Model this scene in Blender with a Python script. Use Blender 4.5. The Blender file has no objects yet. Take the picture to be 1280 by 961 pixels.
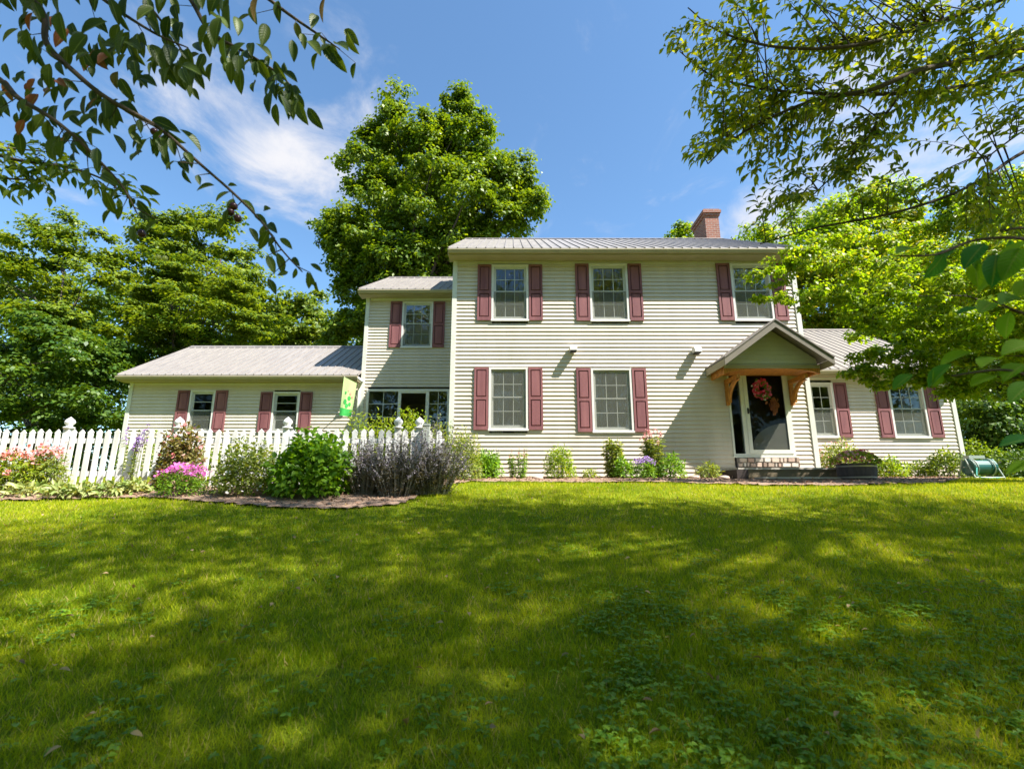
import bpy, math, random
import numpy as np
from mathutils import Vector
rng = np.random.default_rng(7)
random.seed(7)
R = math.radians
scene = bpy.context.scene
col = scene.collection

# ------------------------------------------------------------------ camera
F, TH = 617.0, R(12.3)
CT, ST = math.cos(TH), math.sin(TH)
def at(px, py, Y):
    """world point on the plane y = Y seen at a position of the 1280 x 961 photograph"""
    dx, up = (px - 640) / F, (480.5 - py) / F
    t = Y / (CT - up * ST)
    return (dx * t, Y, (ST + up * CT) * t)
cam = bpy.data.cameras.new('camera')
cam.sensor_width = 36; cam.lens = F / 1280 * 36; cam.clip_end = 2000; cam.clip_start = 0.05
cam.dof.use_dof = True; cam.dof.focus_distance = 11.5; cam.dof.aperture_fstop = 2.8
co = bpy.data.objects.new('camera', cam); col.objects.link(co)
co.location = (0, 0, 0); co.rotation_euler = (R(90) + TH, 0, 0)
scene.camera = co

# ------------------------------------------------------------------ ground height
_gy = [-60, -6, 0, 2.5, 5, 7.6, 8.6, 9.6, 10.6, 11.6, 13, 60]
_gz = [-1.75, -1.68, -1.5, -1.04, -.57, -.1, .08, .17, .24, .3, .31, .31]
def ground(x, y):
    s = 0
    for o in (-.5, -.25, 0, .25, .5):
        s = s + np.interp(np.asarray(y, float) + o, _gy, _gz)
    x = np.asarray(x, float)
    return s / 5 + .012 * np.sin(x * 1.3 + 1) * np.sin(np.asarray(y) * 1.1) + .006 * np.sin(x * 3.1) * np.cos(np.asarray(y) * 2.7)
def g1(x, y): return float(ground(x, y))

# ------------------------------------------------------------------ materials
def newmat(name):
    m = bpy.data.materials.new(name); m.use_nodes = True
    nt = m.node_tree; nt.nodes.clear()
    out = nt.nodes.new('ShaderNodeOutputMaterial')
    return m, nt, out
def N(nt, typ, **kw):
    n = nt.nodes.new(typ)
    for k, v in kw.items():
        if k in n.inputs: n.inputs[k].default_value = v
        else: setattr(n, k, v)
    return n
def c4(c): return (c[0], c[1], c[2], 1)
def mat(name, c1, c2=None, rough=.6, scale=4., metal=0., bump=0., bscale=60., spec=.4, stretch=(1, 1, 1), coat=0):
    """principled with a noise blend of two true colours and an optional bump"""
    m, nt, out = newmat(name)
    p = N(nt, 'ShaderNodeBsdfPrincipled', Roughness=rough, Metallic=metal)
    p.inputs['Specular IOR Level'].default_value = spec
    p.inputs['Coat Weight'].default_value = coat
    tc = N(nt, 'ShaderNodeTexCoord'); mp = N(nt, 'ShaderNodeMapping'); mp.inputs['Scale'].default_value = stretch
    nt.links.new(tc.outputs['Object'], mp.inputs[0])
    c2 = c2 or tuple(v * .85 for v in c1)
    no = N(nt, 'ShaderNodeTexNoise', Scale=scale, Detail=6., Roughness=.6)
    nt.links.new(mp.outputs[0], no.inputs['Vector'])
    rp = N(nt, 'ShaderNodeValToRGB'); rp.color_ramp.elements[0].position = .32; rp.color_ramp.elements[1].position = .68
    rp.color_ramp.elements[0].color = c4(c1); rp.color_ramp.elements[1].color = c4(c2)
    nt.links.new(no.outputs['Fac'], rp.inputs[0]); nt.links.new(rp.outputs[0], p.inputs['Base Color'])
    if bump:
        n2 = N(nt, 'ShaderNodeTexNoise', Scale=bscale, Detail=4.); nt.links.new(mp.outputs[0], n2.inputs['Vector'])
        b = N(nt, 'ShaderNodeBump', Strength=bump, Distance=.01)
        nt.links.new(n2.outputs['Fac'], b.inputs['Height']); nt.links.new(b.outputs[0], p.inputs['Normal'])
    nt.links.new(p.outputs[0], out.inputs[0])
    return m
def leafmat(name, ca, cb, tr=.4, trc=None, rough=.45, spec=.35, cc=None, big=.25, vein=False):
    """leaf: reflected + transmitted light; hue varies leaf by leaf and spray by spray"""
    m, nt, out = newmat(name)
    at_ = N(nt, 'ShaderNodeAttribute', attribute_name='tint')
    rp = N(nt, 'ShaderNodeValToRGB'); e = rp.color_ramp.elements
    e[0].color = c4(ca); e[1].color = c4(cb); e[1].position = .9
    if cc: k = e.new(.98); k.color = c4(cc)
    tc = N(nt, 'ShaderNodeTexCoord'); no = N(nt, 'ShaderNodeTexNoise', Scale=big, Detail=2.)
    nt.links.new(tc.outputs['Object'], no.inputs['Vector'])
    ma = N(nt, 'ShaderNodeMath', operation='MULTIPLY_ADD'); ma.inputs[1].default_value = 1.2; ma.inputs[2].default_value = -.6
    nt.links.new(no.outputs['Fac'], ma.inputs[0])
    ad = N(nt, 'ShaderNodeMath', operation='ADD', use_clamp=True)
    nt.links.new(at_.outputs['Fac'], ad.inputs[0]); nt.links.new(ma.outputs[0], ad.inputs[1])
    nt.links.new(ad.outputs[0], rp.inputs[0])
    p = N(nt, 'ShaderNodeBsdfPrincipled', Roughness=rough); p.inputs['Specular IOR Level'].default_value = spec
    nt.links.new(rp.outputs[0], p.inputs['Base Color'])
    t = N(nt, 'ShaderNodeBsdfTranslucent')
    mu = N(nt, 'ShaderNodeMix', data_type='RGBA', blend_type='MULTIPLY'); mu.inputs[0].default_value = 1
    nt.links.new(rp.outputs[0], mu.inputs[6]); mu.inputs[7].default_value = c4(trc or (2.2, 1.9, .6))
    nt.links.new(mu.outputs[2], t.inputs[0])
    mx = N(nt, 'ShaderNodeMixShader'); mx.inputs[0].default_value = tr
    nt.links.new(p.outputs[0], mx.inputs[1]); nt.links.new(t.outputs[0], mx.inputs[2])
    nt.links.new(mx.outputs[0], out.inputs[0])
    if vein:   # side veins and a pale midrib follow each leaf
        a2 = N(nt, 'ShaderNodeAttribute', attribute_name='leafuv'); s2 = N(nt, 'ShaderNodeSeparateXYZ'); nt.links.new(a2.outputs['Vector'], s2.inputs[0])
        k1 = N(nt, 'ShaderNodeMath', operation='MULTIPLY_ADD'); k1.inputs[1].default_value = -.28; nt.links.new(s2.outputs[1], k1.inputs[0]); nt.links.new(s2.outputs[0], k1.inputs[2])
        k2 = N(nt, 'ShaderNodeMath', operation='MULTIPLY'); k2.inputs[1].default_value = 58.; nt.links.new(k1.outputs[0], k2.inputs[0])
        k3 = N(nt, 'ShaderNodeMath', operation='SINE'); nt.links.new(k2.outputs[0], k3.inputs[0])
        b2 = N(nt, 'ShaderNodeBump', Strength=.22, Distance=.002); nt.links.new(k3.outputs[0], b2.inputs['Height'])
        nt.links.new(b2.outputs[0], p.inputs['Normal']); nt.links.new(b2.outputs[0], t.inputs['Normal'])
        k4 = N(nt, 'ShaderNodeMapRange'); k4.inputs['From Min'].default_value = .04; k4.inputs['From Max'].default_value = .12; k4.inputs['To Min'].default_value = .5; k4.inputs['To Max'].default_value = 0; nt.links.new(s2.outputs[1], k4.inputs['Value'])
        m2 = N(nt, 'ShaderNodeMix', data_type='RGBA'); nt.links.new(k4.outputs[0], m2.inputs[0]); nt.links.new(rp.outputs[0], m2.inputs[6]); m2.inputs[7].default_value = (.22, .28, .08, 1)
        nt.links.new(m2.outputs[2], p.inputs['Base Color']); nt.links.new(m2.outputs[2], mu.inputs[6])
    return m
def meshscreen(name, c, op):
    m, nt, out = newmat(name); tr = N(nt, 'ShaderNodeBsdfTransparent'); d = N(nt, 'ShaderNodeBsdfDiffuse'); d.inputs[0].default_value = c4(c)
    mx = N(nt, 'ShaderNodeMixShader'); mx.inputs[0].default_value = op; nt.links.new(tr.outputs[0], mx.inputs[1]); nt.links.new(d.outputs[0], mx.inputs[2]); nt.links.new(mx.outputs[0], out.inputs[0]); return m
def glassmat(name, tint=(.75, .8, .8), refl=1.0):
    m, nt, out = newmat(name)
    tr = N(nt, 'ShaderNodeBsdfTransparent'); tr.inputs[0].default_value = c4(tint)
    gl = N(nt, 'ShaderNodeBsdfGlossy', Roughness=.015)
    tc = N(nt, 'ShaderNodeTexCoord'); no = N(nt, 'ShaderNodeTexNoise', Scale=1.1, Detail=1.); bp = N(nt, 'ShaderNodeBump', Strength=.06, Distance=.1)
    nt.links.new(tc.outputs['Object'], no.inputs['Vector']); nt.links.new(no.outputs['Fac'], bp.inputs['Height']); nt.links.new(bp.outputs[0], gl.inputs['Normal'])
    fr = N(nt, 'ShaderNodeFresnel', IOR=1.75)
    ml = N(nt, 'ShaderNodeMath', operation='MULTIPLY', use_clamp=True); ml.inputs[1].default_value = refl
    nt.links.new(fr.outputs[0], ml.inputs[0])
    mx = N(nt, 'ShaderNodeMixShader'); nt.links.new(ml.outputs[0], mx.inputs[0])
    nt.links.new(tr.outputs[0], mx.inputs[1]); nt.links.new(gl.outputs[0], mx.inputs[2]); nt.links.new(mx.outputs[0], out.inputs[0])
    return m
def brickmat(name):
    m, nt, out = newmat(name)
    g = N(nt, 'ShaderNodeNewGeometry'); s = N(nt, 'ShaderNodeSeparateXYZ'); nt.links.new(g.outputs['Position'], s.inputs[0])
    a = N(nt, 'ShaderNodeMath', operation='ADD'); nt.links.new(s.outputs[0], a.inputs[0]); nt.links.new(s.outputs[1], a.inputs[1])
    c = N(nt, 'ShaderNodeCombineXYZ'); nt.links.new(a.outputs[0], c.inputs[0]); nt.links.new(s.outputs[2], c.inputs[1])
    b = N(nt, 'ShaderNodeTexBrick', Scale=1.0); b.inputs['Brick Width'].default_value = .2; b.inputs['Row Height'].default_value = .075; b.inputs['Mortar Size'].default_value = .007
    b.inputs['Color1'].default_value = (.30, .11, .07, 1); b.inputs['Color2'].default_value = (.22, .075, .05, 1); b.inputs['Mortar'].default_value = (.35, .3, .26, 1)
    nt.links.new(c.outputs[0], b.inputs['Vector'])
    p = N(nt, 'ShaderNodeBsdfPrincipled', Roughness=.85); nt.links.new(b.outputs['Color'], p.inputs['Base Color'])
    bp = N(nt, 'ShaderNodeBump', Strength=.6, Distance=.01, invert=True); nt.links.new(b.outputs['Fac'], bp.inputs['Height']); nt.links.new(bp.outputs[0], p.inputs['Normal'])
    nt.links.new(p.outputs[0], out.inputs[0]); return m
def lawnmat(name):
    m, nt, out = newmat(name)
    tc = N(nt, 'ShaderNodeTexCoord')
    n1 = N(nt, 'ShaderNodeTexNoise', Scale=.7, Detail=5.); n2 = N(nt, 'ShaderNodeTexNoise', Scale=45., Detail=5.)
    for n in (n1, n2): nt.links.new(tc.outputs['Object'], n.inputs['Vector'])
    r1 = N(nt, 'ShaderNodeValToRGB'); e = r1.color_ramp.elements; e[0].position = .3; e[1].position = .7
    e[0].color = (.12, .19, .006, 1); e[1].color = (.28, .31, .008, 1)
    r2 = N(nt, 'ShaderNodeValToRGB'); e = r2.color_ramp.elements; e[0].position = .35; e[1].position = .6
    e[0].color = (.03, .035, .006, 1); e[1].color = (.13, .17, .015, 1)
    nt.links.new(n1.outputs['Fac'], r1.inputs[0]); nt.links.new(n2.outputs['Fac'], r2.inputs[0])
    mx = N(nt, 'ShaderNodeMix', data_type='RGBA'); mx.inputs[0].default_value = .5
    nt.links.new(r1.outputs[0], mx.inputs[6]); nt.links.new(r2.outputs[0], mx.inputs[7])
    p = N(nt, 'ShaderNodeBsdfPrincipled', Roughness=.95); p.inputs['Specular IOR Level'].default_value = .1
    nt.links.new(mx.outputs[2], p.inputs['Base Color'])
    bp = N(nt, 'ShaderNodeBump', Strength=.8, Distance=.03); nt.links.new(n2.outputs['Fac'], bp.inputs['Height']); nt.links.new(bp.outputs[0], p.inputs['Normal'])
    nt.links.new(p.outputs[0], out.inputs[0]); return m

M = dict(
    siding=mat('siding', (.63, .555, .465), (.53, .465, .385), rough=.55, scale=1.6, bump=.2, bscale=12, stretch=(1.2, 1.2, .35)),
    trim=mat('trim', (.66, .66, .60), (.58, .58, .52), rough=.5, scale=3),
    tan=mat('tan', (.36, .31, .20), (.31, .27, .17), rough=.6, scale=2),
    white=mat('white', (.72, .70, .68), (.62, .60, .58), rough=.5, scale=5),
    gable=mat('gable', (.50, .48, .42), (.42, .40, .35), rough=.6, scale=2),
    fence=mat('fence', (.80, .79, .79), (.58, .57, .54), rough=.6, scale=7, bump=.2, bscale=40, stretch=(1, 1, .2)),
    vinyl=mat('vinyl', (.55, .56, .52), (.5, .5, .47), rough=.45),
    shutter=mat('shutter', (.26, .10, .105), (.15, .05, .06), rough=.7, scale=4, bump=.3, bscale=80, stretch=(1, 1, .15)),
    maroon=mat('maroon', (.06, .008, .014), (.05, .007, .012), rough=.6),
    roof=mat('roof', (.36, .325, .295), (.27, .245, .225), rough=.42, scale=2.2, metal=.25, spec=.5, stretch=(4, .5, .5)),
    rib=mat('rib', (.30, .27, .25), (.20, .18, .18), rough=.45, metal=.2),
    cedar=mat('cedar', (.58, .25, .04), (.30, .11, .02), rough=.65, scale=9, bump=.5, bscale=30, stretch=(5, 1, .6)),
    greywood=mat('greywood', (.55, .50, .43), (.36, .32, .28), rough=.85, scale=5, bump=.5, bscale=40, stretch=(.3, 4, 4)),
    brownwood=mat('brownwood', (.20, .15, .09), (.11, .09, .06), rough=.85, scale=5, bump=.5, bscale=40, stretch=(.3, 4, 4)),
    stone=mat('stone', (.62, .52, .44), (.36, .27, .21), rough=.85, scale=7, bump=.6, bscale=30),
    concrete=mat('concrete', (.30, .28, .25), (.22, .21, .19), rough=.9, scale=4, bump=.3),
    mortar=mat('mortar', (.20, .18, .16), (.15, .13, .12), rough=.95, scale=30, bump=.5),
    dark=mat('dark', (.03, .03, .03), (.02, .02, .02), rough=.8),
    room=mat('room', (.30, .27, .24), (.24, .21, .19), rough=.9),
    insect=meshscreen('insect', (.20, .21, .18), .22),
    muntin=mat('muntin', (.50, .52, .48), (.45, .47, .44), rough=.6),
    curtain=mat('curtain', (.40, .43, .38), (.30, .33, .29), rough=.9, scale=8, stretch=(6, 1, .3)),
    screen=mat('screen', (.26, .24, .25), (.23, .21, .22), rough=.8, scale=20),
    reflection_grey=mat('reflection_grey', (.34, .30, .28), (.30, .27, .25), rough=.6),  # grey of the reflection painted in the door glass
    brick=brickmat('brick'),
    glass=glassmat('glass', refl=.85),
    blueglass=glassmat('blueglass', refl=1.5), dimglass=glassmat('dimglass', refl=.16),
    doorglass=glassmat('doorglass', (.7, .72, .7), .10),
    bark=mat('bark', (.09, .065, .045), (.045, .033, .025), rough=.95, scale=5, bump=.8, bscale=20, stretch=(3, 3, .4)),
    bark2=mat('bark2', (.14, .12, .10), (.06, .05, .04), rough=.95, scale=5, bump=.8, bscale=20, stretch=(3, 3, .4)),
    twig=mat('twig', (.06, .035, .025), (.04, .025, .02), rough=.8),
    stem=mat('stem', (.10, .14, .03), (.08, .10, .02), rough=.7),
    greypost=mat('greypost', (.34, .37, .34), (.26, .28, .25), rough=.85, scale=4, bump=.4, stretch=(2, 2, .3)),
    mulch=mat('mulch', (.34, .24, .17), (.17, .10, .07), rough=.95, scale=18, bump=1., bscale=50),
    chip=mat('chip', (.36, .22, .14), (.20, .11, .07), rough=.9, scale=25),
    lawn=lawnmat('lawn'),
    metal=mat('metal', (.5, .5, .5), (.4, .4, .4), rough=.35, metal=.9),
    teal=mat('teal', (.008, .10, .085), (.006, .08, .07), rough=.4, spec=.5),
    hose=mat('hose', (.05, .30, .25), (.04, .24, .2), rough=.4),
    palehose=mat('palehose', (.36, .42, .38), (.28, .33, .3), rough=.4),
    barrel=mat('barrel', (.09, .07, .07), (.05, .04, .045), rough=.8, scale=6, bump=.4, stretch=(4, 4, .4)),
    flag=mat('flag', (.50, .64, .28), (.42, .58, .24), rough=.8),
    flaggreen=mat('flaggreen', (.04, .40, .08), (.03, .30, .05), rough=.8),
    flagpink=mat('flagpink', (.65, .25, .25), (.6, .35, .2), rough=.8),
    # leaves
    maple=leafmat('maple', (.055, .12, .006), (.17, .24, .010), tr=.38),
    forest=leafmat('forest', (.045, .105, .010), (.18, .24, .016), tr=.38),
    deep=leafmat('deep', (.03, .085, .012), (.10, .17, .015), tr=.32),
    lime=leafmat('lime', (.10, .19, .008), (.27, .33, .012), tr=.5, trc=(1.9, 1.9, .5), cc=(.40, .33, .04)),
    ash=leafmat('ash', (.07, .13, .012), (.27, .31, .014), tr=.5, cc=(.20, .22, .02)),
    plum=leafmat('plum', (.028, .06, .010), (.08, .12, .012), tr=.28, vein=True, cc=(.22, .07, .03)),
    bigleaf=leafmat('bigleaf', (.03, .13, .03), (.15, .27, .012), tr=.55, vein=True, rough=.7, spec=.12),
    hydr=leafmat('hydr', (.07, .18, .010), (.19, .33, .015), tr=.36),
    pale=leafmat('pale', (.11, .18, .03), (.26, .30, .06), tr=.35),
    yellowg=leafmat('yellowg', (.13, .21, .012), (.30, .33, .03), tr=.4, trc=(1.9, 1.9, .5)),
    silver=leafmat('silver', (.055, .055, .035), (.17, .155, .12), tr=.2),
    hosta=leafmat('hosta', (.14, .22, .04), (.40, .42, .18), tr=.25),
    bronze=leafmat('bronze', (.14, .09, .04), (.20, .22, .05), tr=.3, cc=(.4, .14, .16)),
    grass=leafmat('grass', (.15, .24, .006), (.46, .47, .014), tr=.4, cc=(.46, .36, .16), big=.9, rough=.6, spec=.15),
    clover=leafmat('clover', (.08, .19, .012), (.18, .30, .015), tr=.35),
    magenta=leafmat('magenta', (.55, .08, .40), (.75, .22, .55), tr=.3, trc=(1, 1, 1)),
    pink=leafmat('pink', (.75, .20, .22), (.80, .45, .42), tr=.3, trc=(1, 1, 1)),
    coral=leafmat('coral', (.75, .22, .12), (.80, .35, .38), tr=.3, trc=(1, 1, 1)),
    violet=leafmat('violet', (.28, .12, .45), (.45, .30, .62), tr=.3, trc=(1, 1, 1)),
    lilac=leafmat('lilac', (.15, .12, .17), (.38, .33, .38), tr=.3, trc=(1, 1, 1)),
    whitefl=leafmat('whitefl', (.75, .72, .66), (.85, .80, .78), tr=.3, trc=(1, 1, 1)),
    gold=leafmat('gold', (.60, .42, .05), (.70, .55, .12), tr=.3, trc=(1, 1, 1)),
    plumskin=mat('plumskin', (.05, .012, .02), (.03, .008, .015), rough=.3),
    greenfruit=mat('greenfruit', (.42, .45, .12), (.36, .40, .10), rough=.4),
)

def perstone(m, cols):
    nt = m.node_tree; p = [n for n in nt.nodes if n.type == 'BSDF_PRINCIPLED'][0]; g = N(nt, 'ShaderNodeNewGeometry'); rp = N(nt, 'ShaderNodeValToRGB')
    e = rp.color_ramp.elements; e[0].color = c4(cols[0]); e[1].color = c4(cols[-1])
    for i, c_ in enumerate(cols[1:-1]): k = e.new((i + 1) / (len(cols) - 1)); k.color = c4(c_)
    nt.links.new(g.outputs['Random Per Island'], rp.inputs[0]); nt.links.new(rp.outputs[0], p.inputs['Base Color'])
perstone(M['stone'], [(.20, .14, .11), (.52, .43, .36), (.36, .24, .19), (.62, .56, .50), (.30, .27, .24)])

# ------------------------------------------------------------------ objects
def tag(o, label=None, cat=None, group=None, kind=None):
    if label: o['label'] = label
    if cat: o['category'] = cat
    if group: o['group'] = group
    if kind: o['kind'] = kind
    return o
def link(name, me, m, parent=None):
    if m is not None: me.materials.append(M[m] if isinstance(m, str) else m)
    o = bpy.data.objects.new(name, me); col.objects.link(o)
    if parent is not None: o.parent = parent
    return o
def thing(name, label, cat, loc=(0, 0, 0), group=None):
    o = bpy.data.objects.new(name, None); col.objects.link(o); o.location = loc
    o.empty_display_size = .2
    return tag(o, label, cat, group)
def rel(parent):
    p = parent
    v = Vector((0, 0, 0))
    while p is not None: v += p.location; p = p.parent
    return np.array(v)
class MB:
    """collects boxes, tubes and polygons in WORLD coordinates; build() links ONE mesh object"""
    def __init__(s): s.v = []; s.f = []
    def add(s, vs, fs):
        k = len(s.v); s.v += [tuple(map(float, v)) for v in vs]; s.f += [tuple(i + k for i in f) for f in fs]; return s
    def box(s, x0, x1, y0, y1, z0, z1):
        return s.add([(x0, y0, z0), (x1, y0, z0), (x1, y1, z0), (x0, y1, z0), (x0, y0, z1), (x1, y0, z1), (x1, y1, z1), (x0, y1, z1)],
                     [(0, 3, 2, 1), (4, 5, 6, 7), (0, 1, 5, 4), (1, 2, 6, 5), (2, 3, 7, 6), (3, 0, 4, 7)])
    def prism(s, poly, y0, y1):
        """polygon in x,z (counter-clockwise seen from the front) pushed from y0 to y1"""
        n = len(poly); vs = [(x, y0, z) for x, z in poly] + [(x, y1, z) for x, z in poly]
        return s.add(vs, [tuple(range(n)), tuple(range(2 * n - 1, n - 1, -1))] + [(i, i + n, (i + 1) % n + n, (i + 1) % n) for i in range(n)])
    def prismx(s, poly, x0, x1):
        """polygon in y,z pushed along x"""
        n = len(poly); vs = [(x0, y, z) for y, z in poly] + [(x1, y, z) for y, z in poly]
        return s.add(vs, [tuple(range(n)), tuple(range(2 * n - 1, n - 1, -1))] + [(i, i + n, (i + 1) % n + n, (i + 1) % n) for i in range(n)])
    def ring(s, x0, x1, z0, z1, w, y0, y1, wt=None, wb=None):
        wt = wt or w; wb = wb or w
        s.box(x0, x0 + w, y0, y1, z0, z1); s.box(x1 - w, x1, y0, y1, z0, z1)
        s.box(x0 + w, x1 - w, y0, y1, z0, z0 + wb); s.box(x0 + w, x1 - w, y0, y1, z1 - wt, z1); return s
    def tube(s, pts, rad, seg=6, cap=True):
        pts = [Vector(p) for p in pts]; n = len(pts)
        if not hasattr(rad, '__len__'): rad = [rad] * n
        vs = []; fs = []; ref = Vector((0, 0, 1))
        for i, p in enumerate(pts):
            d = (pts[min(i + 1, n - 1)] - pts[max(i - 1, 0)]).normalized()
            a = d.cross(ref)
            if a.length < .15: a = d.cross(Vector((1, 0, 0)))
            a.normalize(); b = d.cross(a)
            for j in range(seg):
                t = 2 * math.pi * j / seg
                vs.append(p + (a * math.cos(t) + b * math.sin(t)) * rad[i])
        for i in range(n - 1):
            for j in range(seg):
                k = (j + 1) % seg
                fs.append((i * seg + j, i * seg + k, (i + 1) * seg + k, (i + 1) * seg + j))
        if cap: fs.append(tuple(range(seg))[::-1]); fs.append(tuple((n - 1) * seg + j for j in range(seg)))
        return s.add(vs, fs)
    def lathe(s, prof, c, seg=16):
        n = len(prof); vs = []; fs = []
        for r_, z in prof:
            for j in range(seg):
                t = 2 * math.pi * j / seg; vs.append((c[0] + r_ * math.cos(t), c[1] + r_ * math.sin(t), c[2] + z))
        for i in range(n - 1):
            for j in range(seg):
                k = (j + 1) % seg; fs.append((i * seg + j, i * seg + k, (i + 1) * seg + k, (i + 1) * seg + j))
        fs.append(tuple(range(seg))[::-1]); fs.append(tuple((n - 1) * seg + j for j in range(seg)))
        return s.add(vs, fs)
    def build(s, name, m, parent=None, smooth=False):
        o0 = rel(parent)
        me = bpy.data.meshes.new(name)
        me.from_pydata([(v[0] - o0[0], v[1] - o0[1], v[2] - o0[2]) for v in s.v], [], s.f); me.update()
        if smooth:
            for p in me.polygons: p.use_smooth = True
        return link(name, me, m, parent)

def npmesh(name, V, Fq, m, parent=None, tint=None, smooth=False):
    """fast mesh from arrays; V (n,3) world, Fq (f,k)"""
    V = np.asarray(V, np.float64) - rel(parent)
    me = bpy.data.meshes.new(name)
    me.vertices.add(len(V)); me.vertices.foreach_set('co', V.astype(np.float32).ravel())
    k = Fq.shape[1]
    me.loops.add(Fq.size); me.loops.foreach_set('vertex_index', Fq.astype(np.int32).ravel())
    me.polygons.add(len(Fq)); me.polygons.foreach_set('loop_start', np.arange(0, Fq.size, k, dtype=np.int32))
    if smooth: me.polygons.foreach_set('use_smooth', np.ones(len(Fq), bool))
    me.update(calc_edges=True)
    if tint is not None:
        a = me.attributes.new('tint', 'FLOAT', 'FACE'); a.data.foreach_set('value', np.asarray(tint, np.float32))
    return link(name, me, m, parent)
def unit(a):
    return a / np.maximum(np.linalg.norm(a, axis=1, keepdims=True), 1e-9)
def rdir(n): return unit(rng.normal(size=(n, 3)))
# leaf templates: columns = along, across, out of plane
RH = (np.array([(0, 0, 0), (.45, -.5, .10), (1, 0, -.06), (.45, .5, .10)]), np.array([(0, 1, 2, 3)]))
def _long(ws, fold=.35, droop=.22):
    us = np.linspace(0, 1, len(ws)); vs = []; fs = []
    for u, w in zip(us, ws):
        d = -droop * u * u
        vs += [(u, -w, d + fold * w), (u, 0, d), (u, w, d + fold * w)]
    for i in range(len(ws) - 1):
        a = i * 3; fs += [(a, a + 1, a + 4, a + 3), (a + 1, a + 2, a + 5, a + 4)]
    return np.array(vs), np.array(fs)
OVAL = _long([.03, .36, .5, .44, .24, .02])
OVALN = _long([.02, .20, .34, .42, .475, .50, .485, .46, .38, .30, .17, .01], .3, .16)
LANCE = _long([.03, .34, .5, .30, .02], .3, .25)
STRAP = _long([.4, .5, .42, .25, .03], .25, .55)
BLADE = (np.array([(0, -.5, 0), (0, .5, 0), (1, 0, -.25)]), np.array([(0, 1, 2)]))
DISC = (np.array([(math.cos(t) * .5, math.sin(t) * .5, .06 * (i % 2)) for i, t in enumerate(np.linspace(0, 2 * math.pi, 7)[:-1])]), np.array([(0, 1, 2, 3), (0, 3, 4, 5)]))
def scatter(tpl, P, D, Nn, L, W):
    """copy a template to points P with length direction D and normal Nn"""
    tv, tf = tpl; n = len(P)
    D = unit(D); B = unit(np.cross(Nn, D)); Nn = np.cross(D, B)
    L = np.broadcast_to(L, (n,)); W = np.broadcast_to(W, (n,))
    V = (P[:, None, :] + D[:, None, :] * (tv[None, :, 0:1] * L[:, None, None]) + B[:, None, :] * (tv[None, :, 1:2] * W[:, None, None])
         + Nn[:, None, :] * (tv[None, :, 2:3] * L[:, None, None]))
    Fq = tf[None] + (np.arange(n) * len(tv))[:, None, None]
    return V.reshape(-1, 3), Fq.reshape(-1, tf.shape[1]), len(tf)
def leaves(name, tpl, P, D, Nn, L, W, m, parent=None, tint=None):
    V, Fq, k = scatter(tpl, P, D, Nn, L, W)
    t = rng.uniform(0, 1, len(P)) if tint is None else tint
    o = npmesh(name, V, Fq, m, parent, np.repeat(t, k))
    if m in ('plum', 'bigleaf'):
        tv = tpl[0]; n3 = len(tv) // 3; w3 = np.tile([1., 0., 1.], n3); uv = np.stack([tv[:, 0], w3, np.zeros(len(tv))], 1)
        a = o.data.attributes.new('leafuv', 'FLOAT_VECTOR', 'POINT'); a.data.foreach_set('vector', np.tile(uv, (len(P), 1)).astype(np.float32).ravel())
        o.data.polygons.foreach_set('use_smooth', np.ones(len(o.data.polygons), bool))
    return o

def inpoly(px, py, poly):
    poly = np.asarray(poly, float); c = np.zeros(len(px), bool); j = len(poly) - 1
    for i in range(len(poly)):
        xi, yi = poly[i]; xj, yj = poly[j]
        c ^= ((yi > py) != (yj > py)) & (px < (xj - xi) * (py - yi) / (yj - yi + 1e-12) + xi)
        j = i
    return c
def edgedist(px, py, poly):
    poly = np.asarray(poly, float); d = np.full(len(px), 1e9)
    for i in range(len(poly)):
        a = poly[i - 1]; b = poly[i]; ab = b - a
        t = np.clip(((px - a[0]) * ab[0] + (py - a[1]) * ab[1]) / (ab @ ab + 1e-9), 0, 1)
        d = np.minimum(d, np.hypot(px - a[0] - t * ab[0], py - a[1] - t * ab[1]))
    return d
def outline_points(poly, n, inset):
    """n points spread in the outline (photo pixels), kept `inset` px from its edge; returns px, py, distance to the edge"""
    poly = np.asarray(poly, float); lo, hi = poly.min(0), poly.max(0); X = []; Yy = []; c = 0
    xs = rng.uniform(lo[0], hi[0], n * 60); ys = rng.uniform(lo[1], hi[1], n * 60)
    k = inpoly(xs, ys, poly); xs, ys = xs[k], ys[k]; d = edgedist(xs, ys, poly)
    k = d > inset * rng.uniform(.35, 1.0, len(d)); xs, ys, d = xs[k], ys[k], d[k]
    # best-candidate thinning for an even spread
    keep = []; 
    area = (hi[0] - lo[0]) * (hi[1] - lo[1]); rmin = .62 * math.sqrt(area / max(n, 1) * .6)
    P = np.stack([xs, ys], 1)
    for i in range(len(P)):
        if len(keep) >= n: break
        if not keep or np.min(np.sum((P[keep] - P[i]) ** 2, 1)) > (rmin * rng.uniform(.5, 1)) ** 2: keep.append(i)
    return xs[keep], ys[keep], d[keep]
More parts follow.
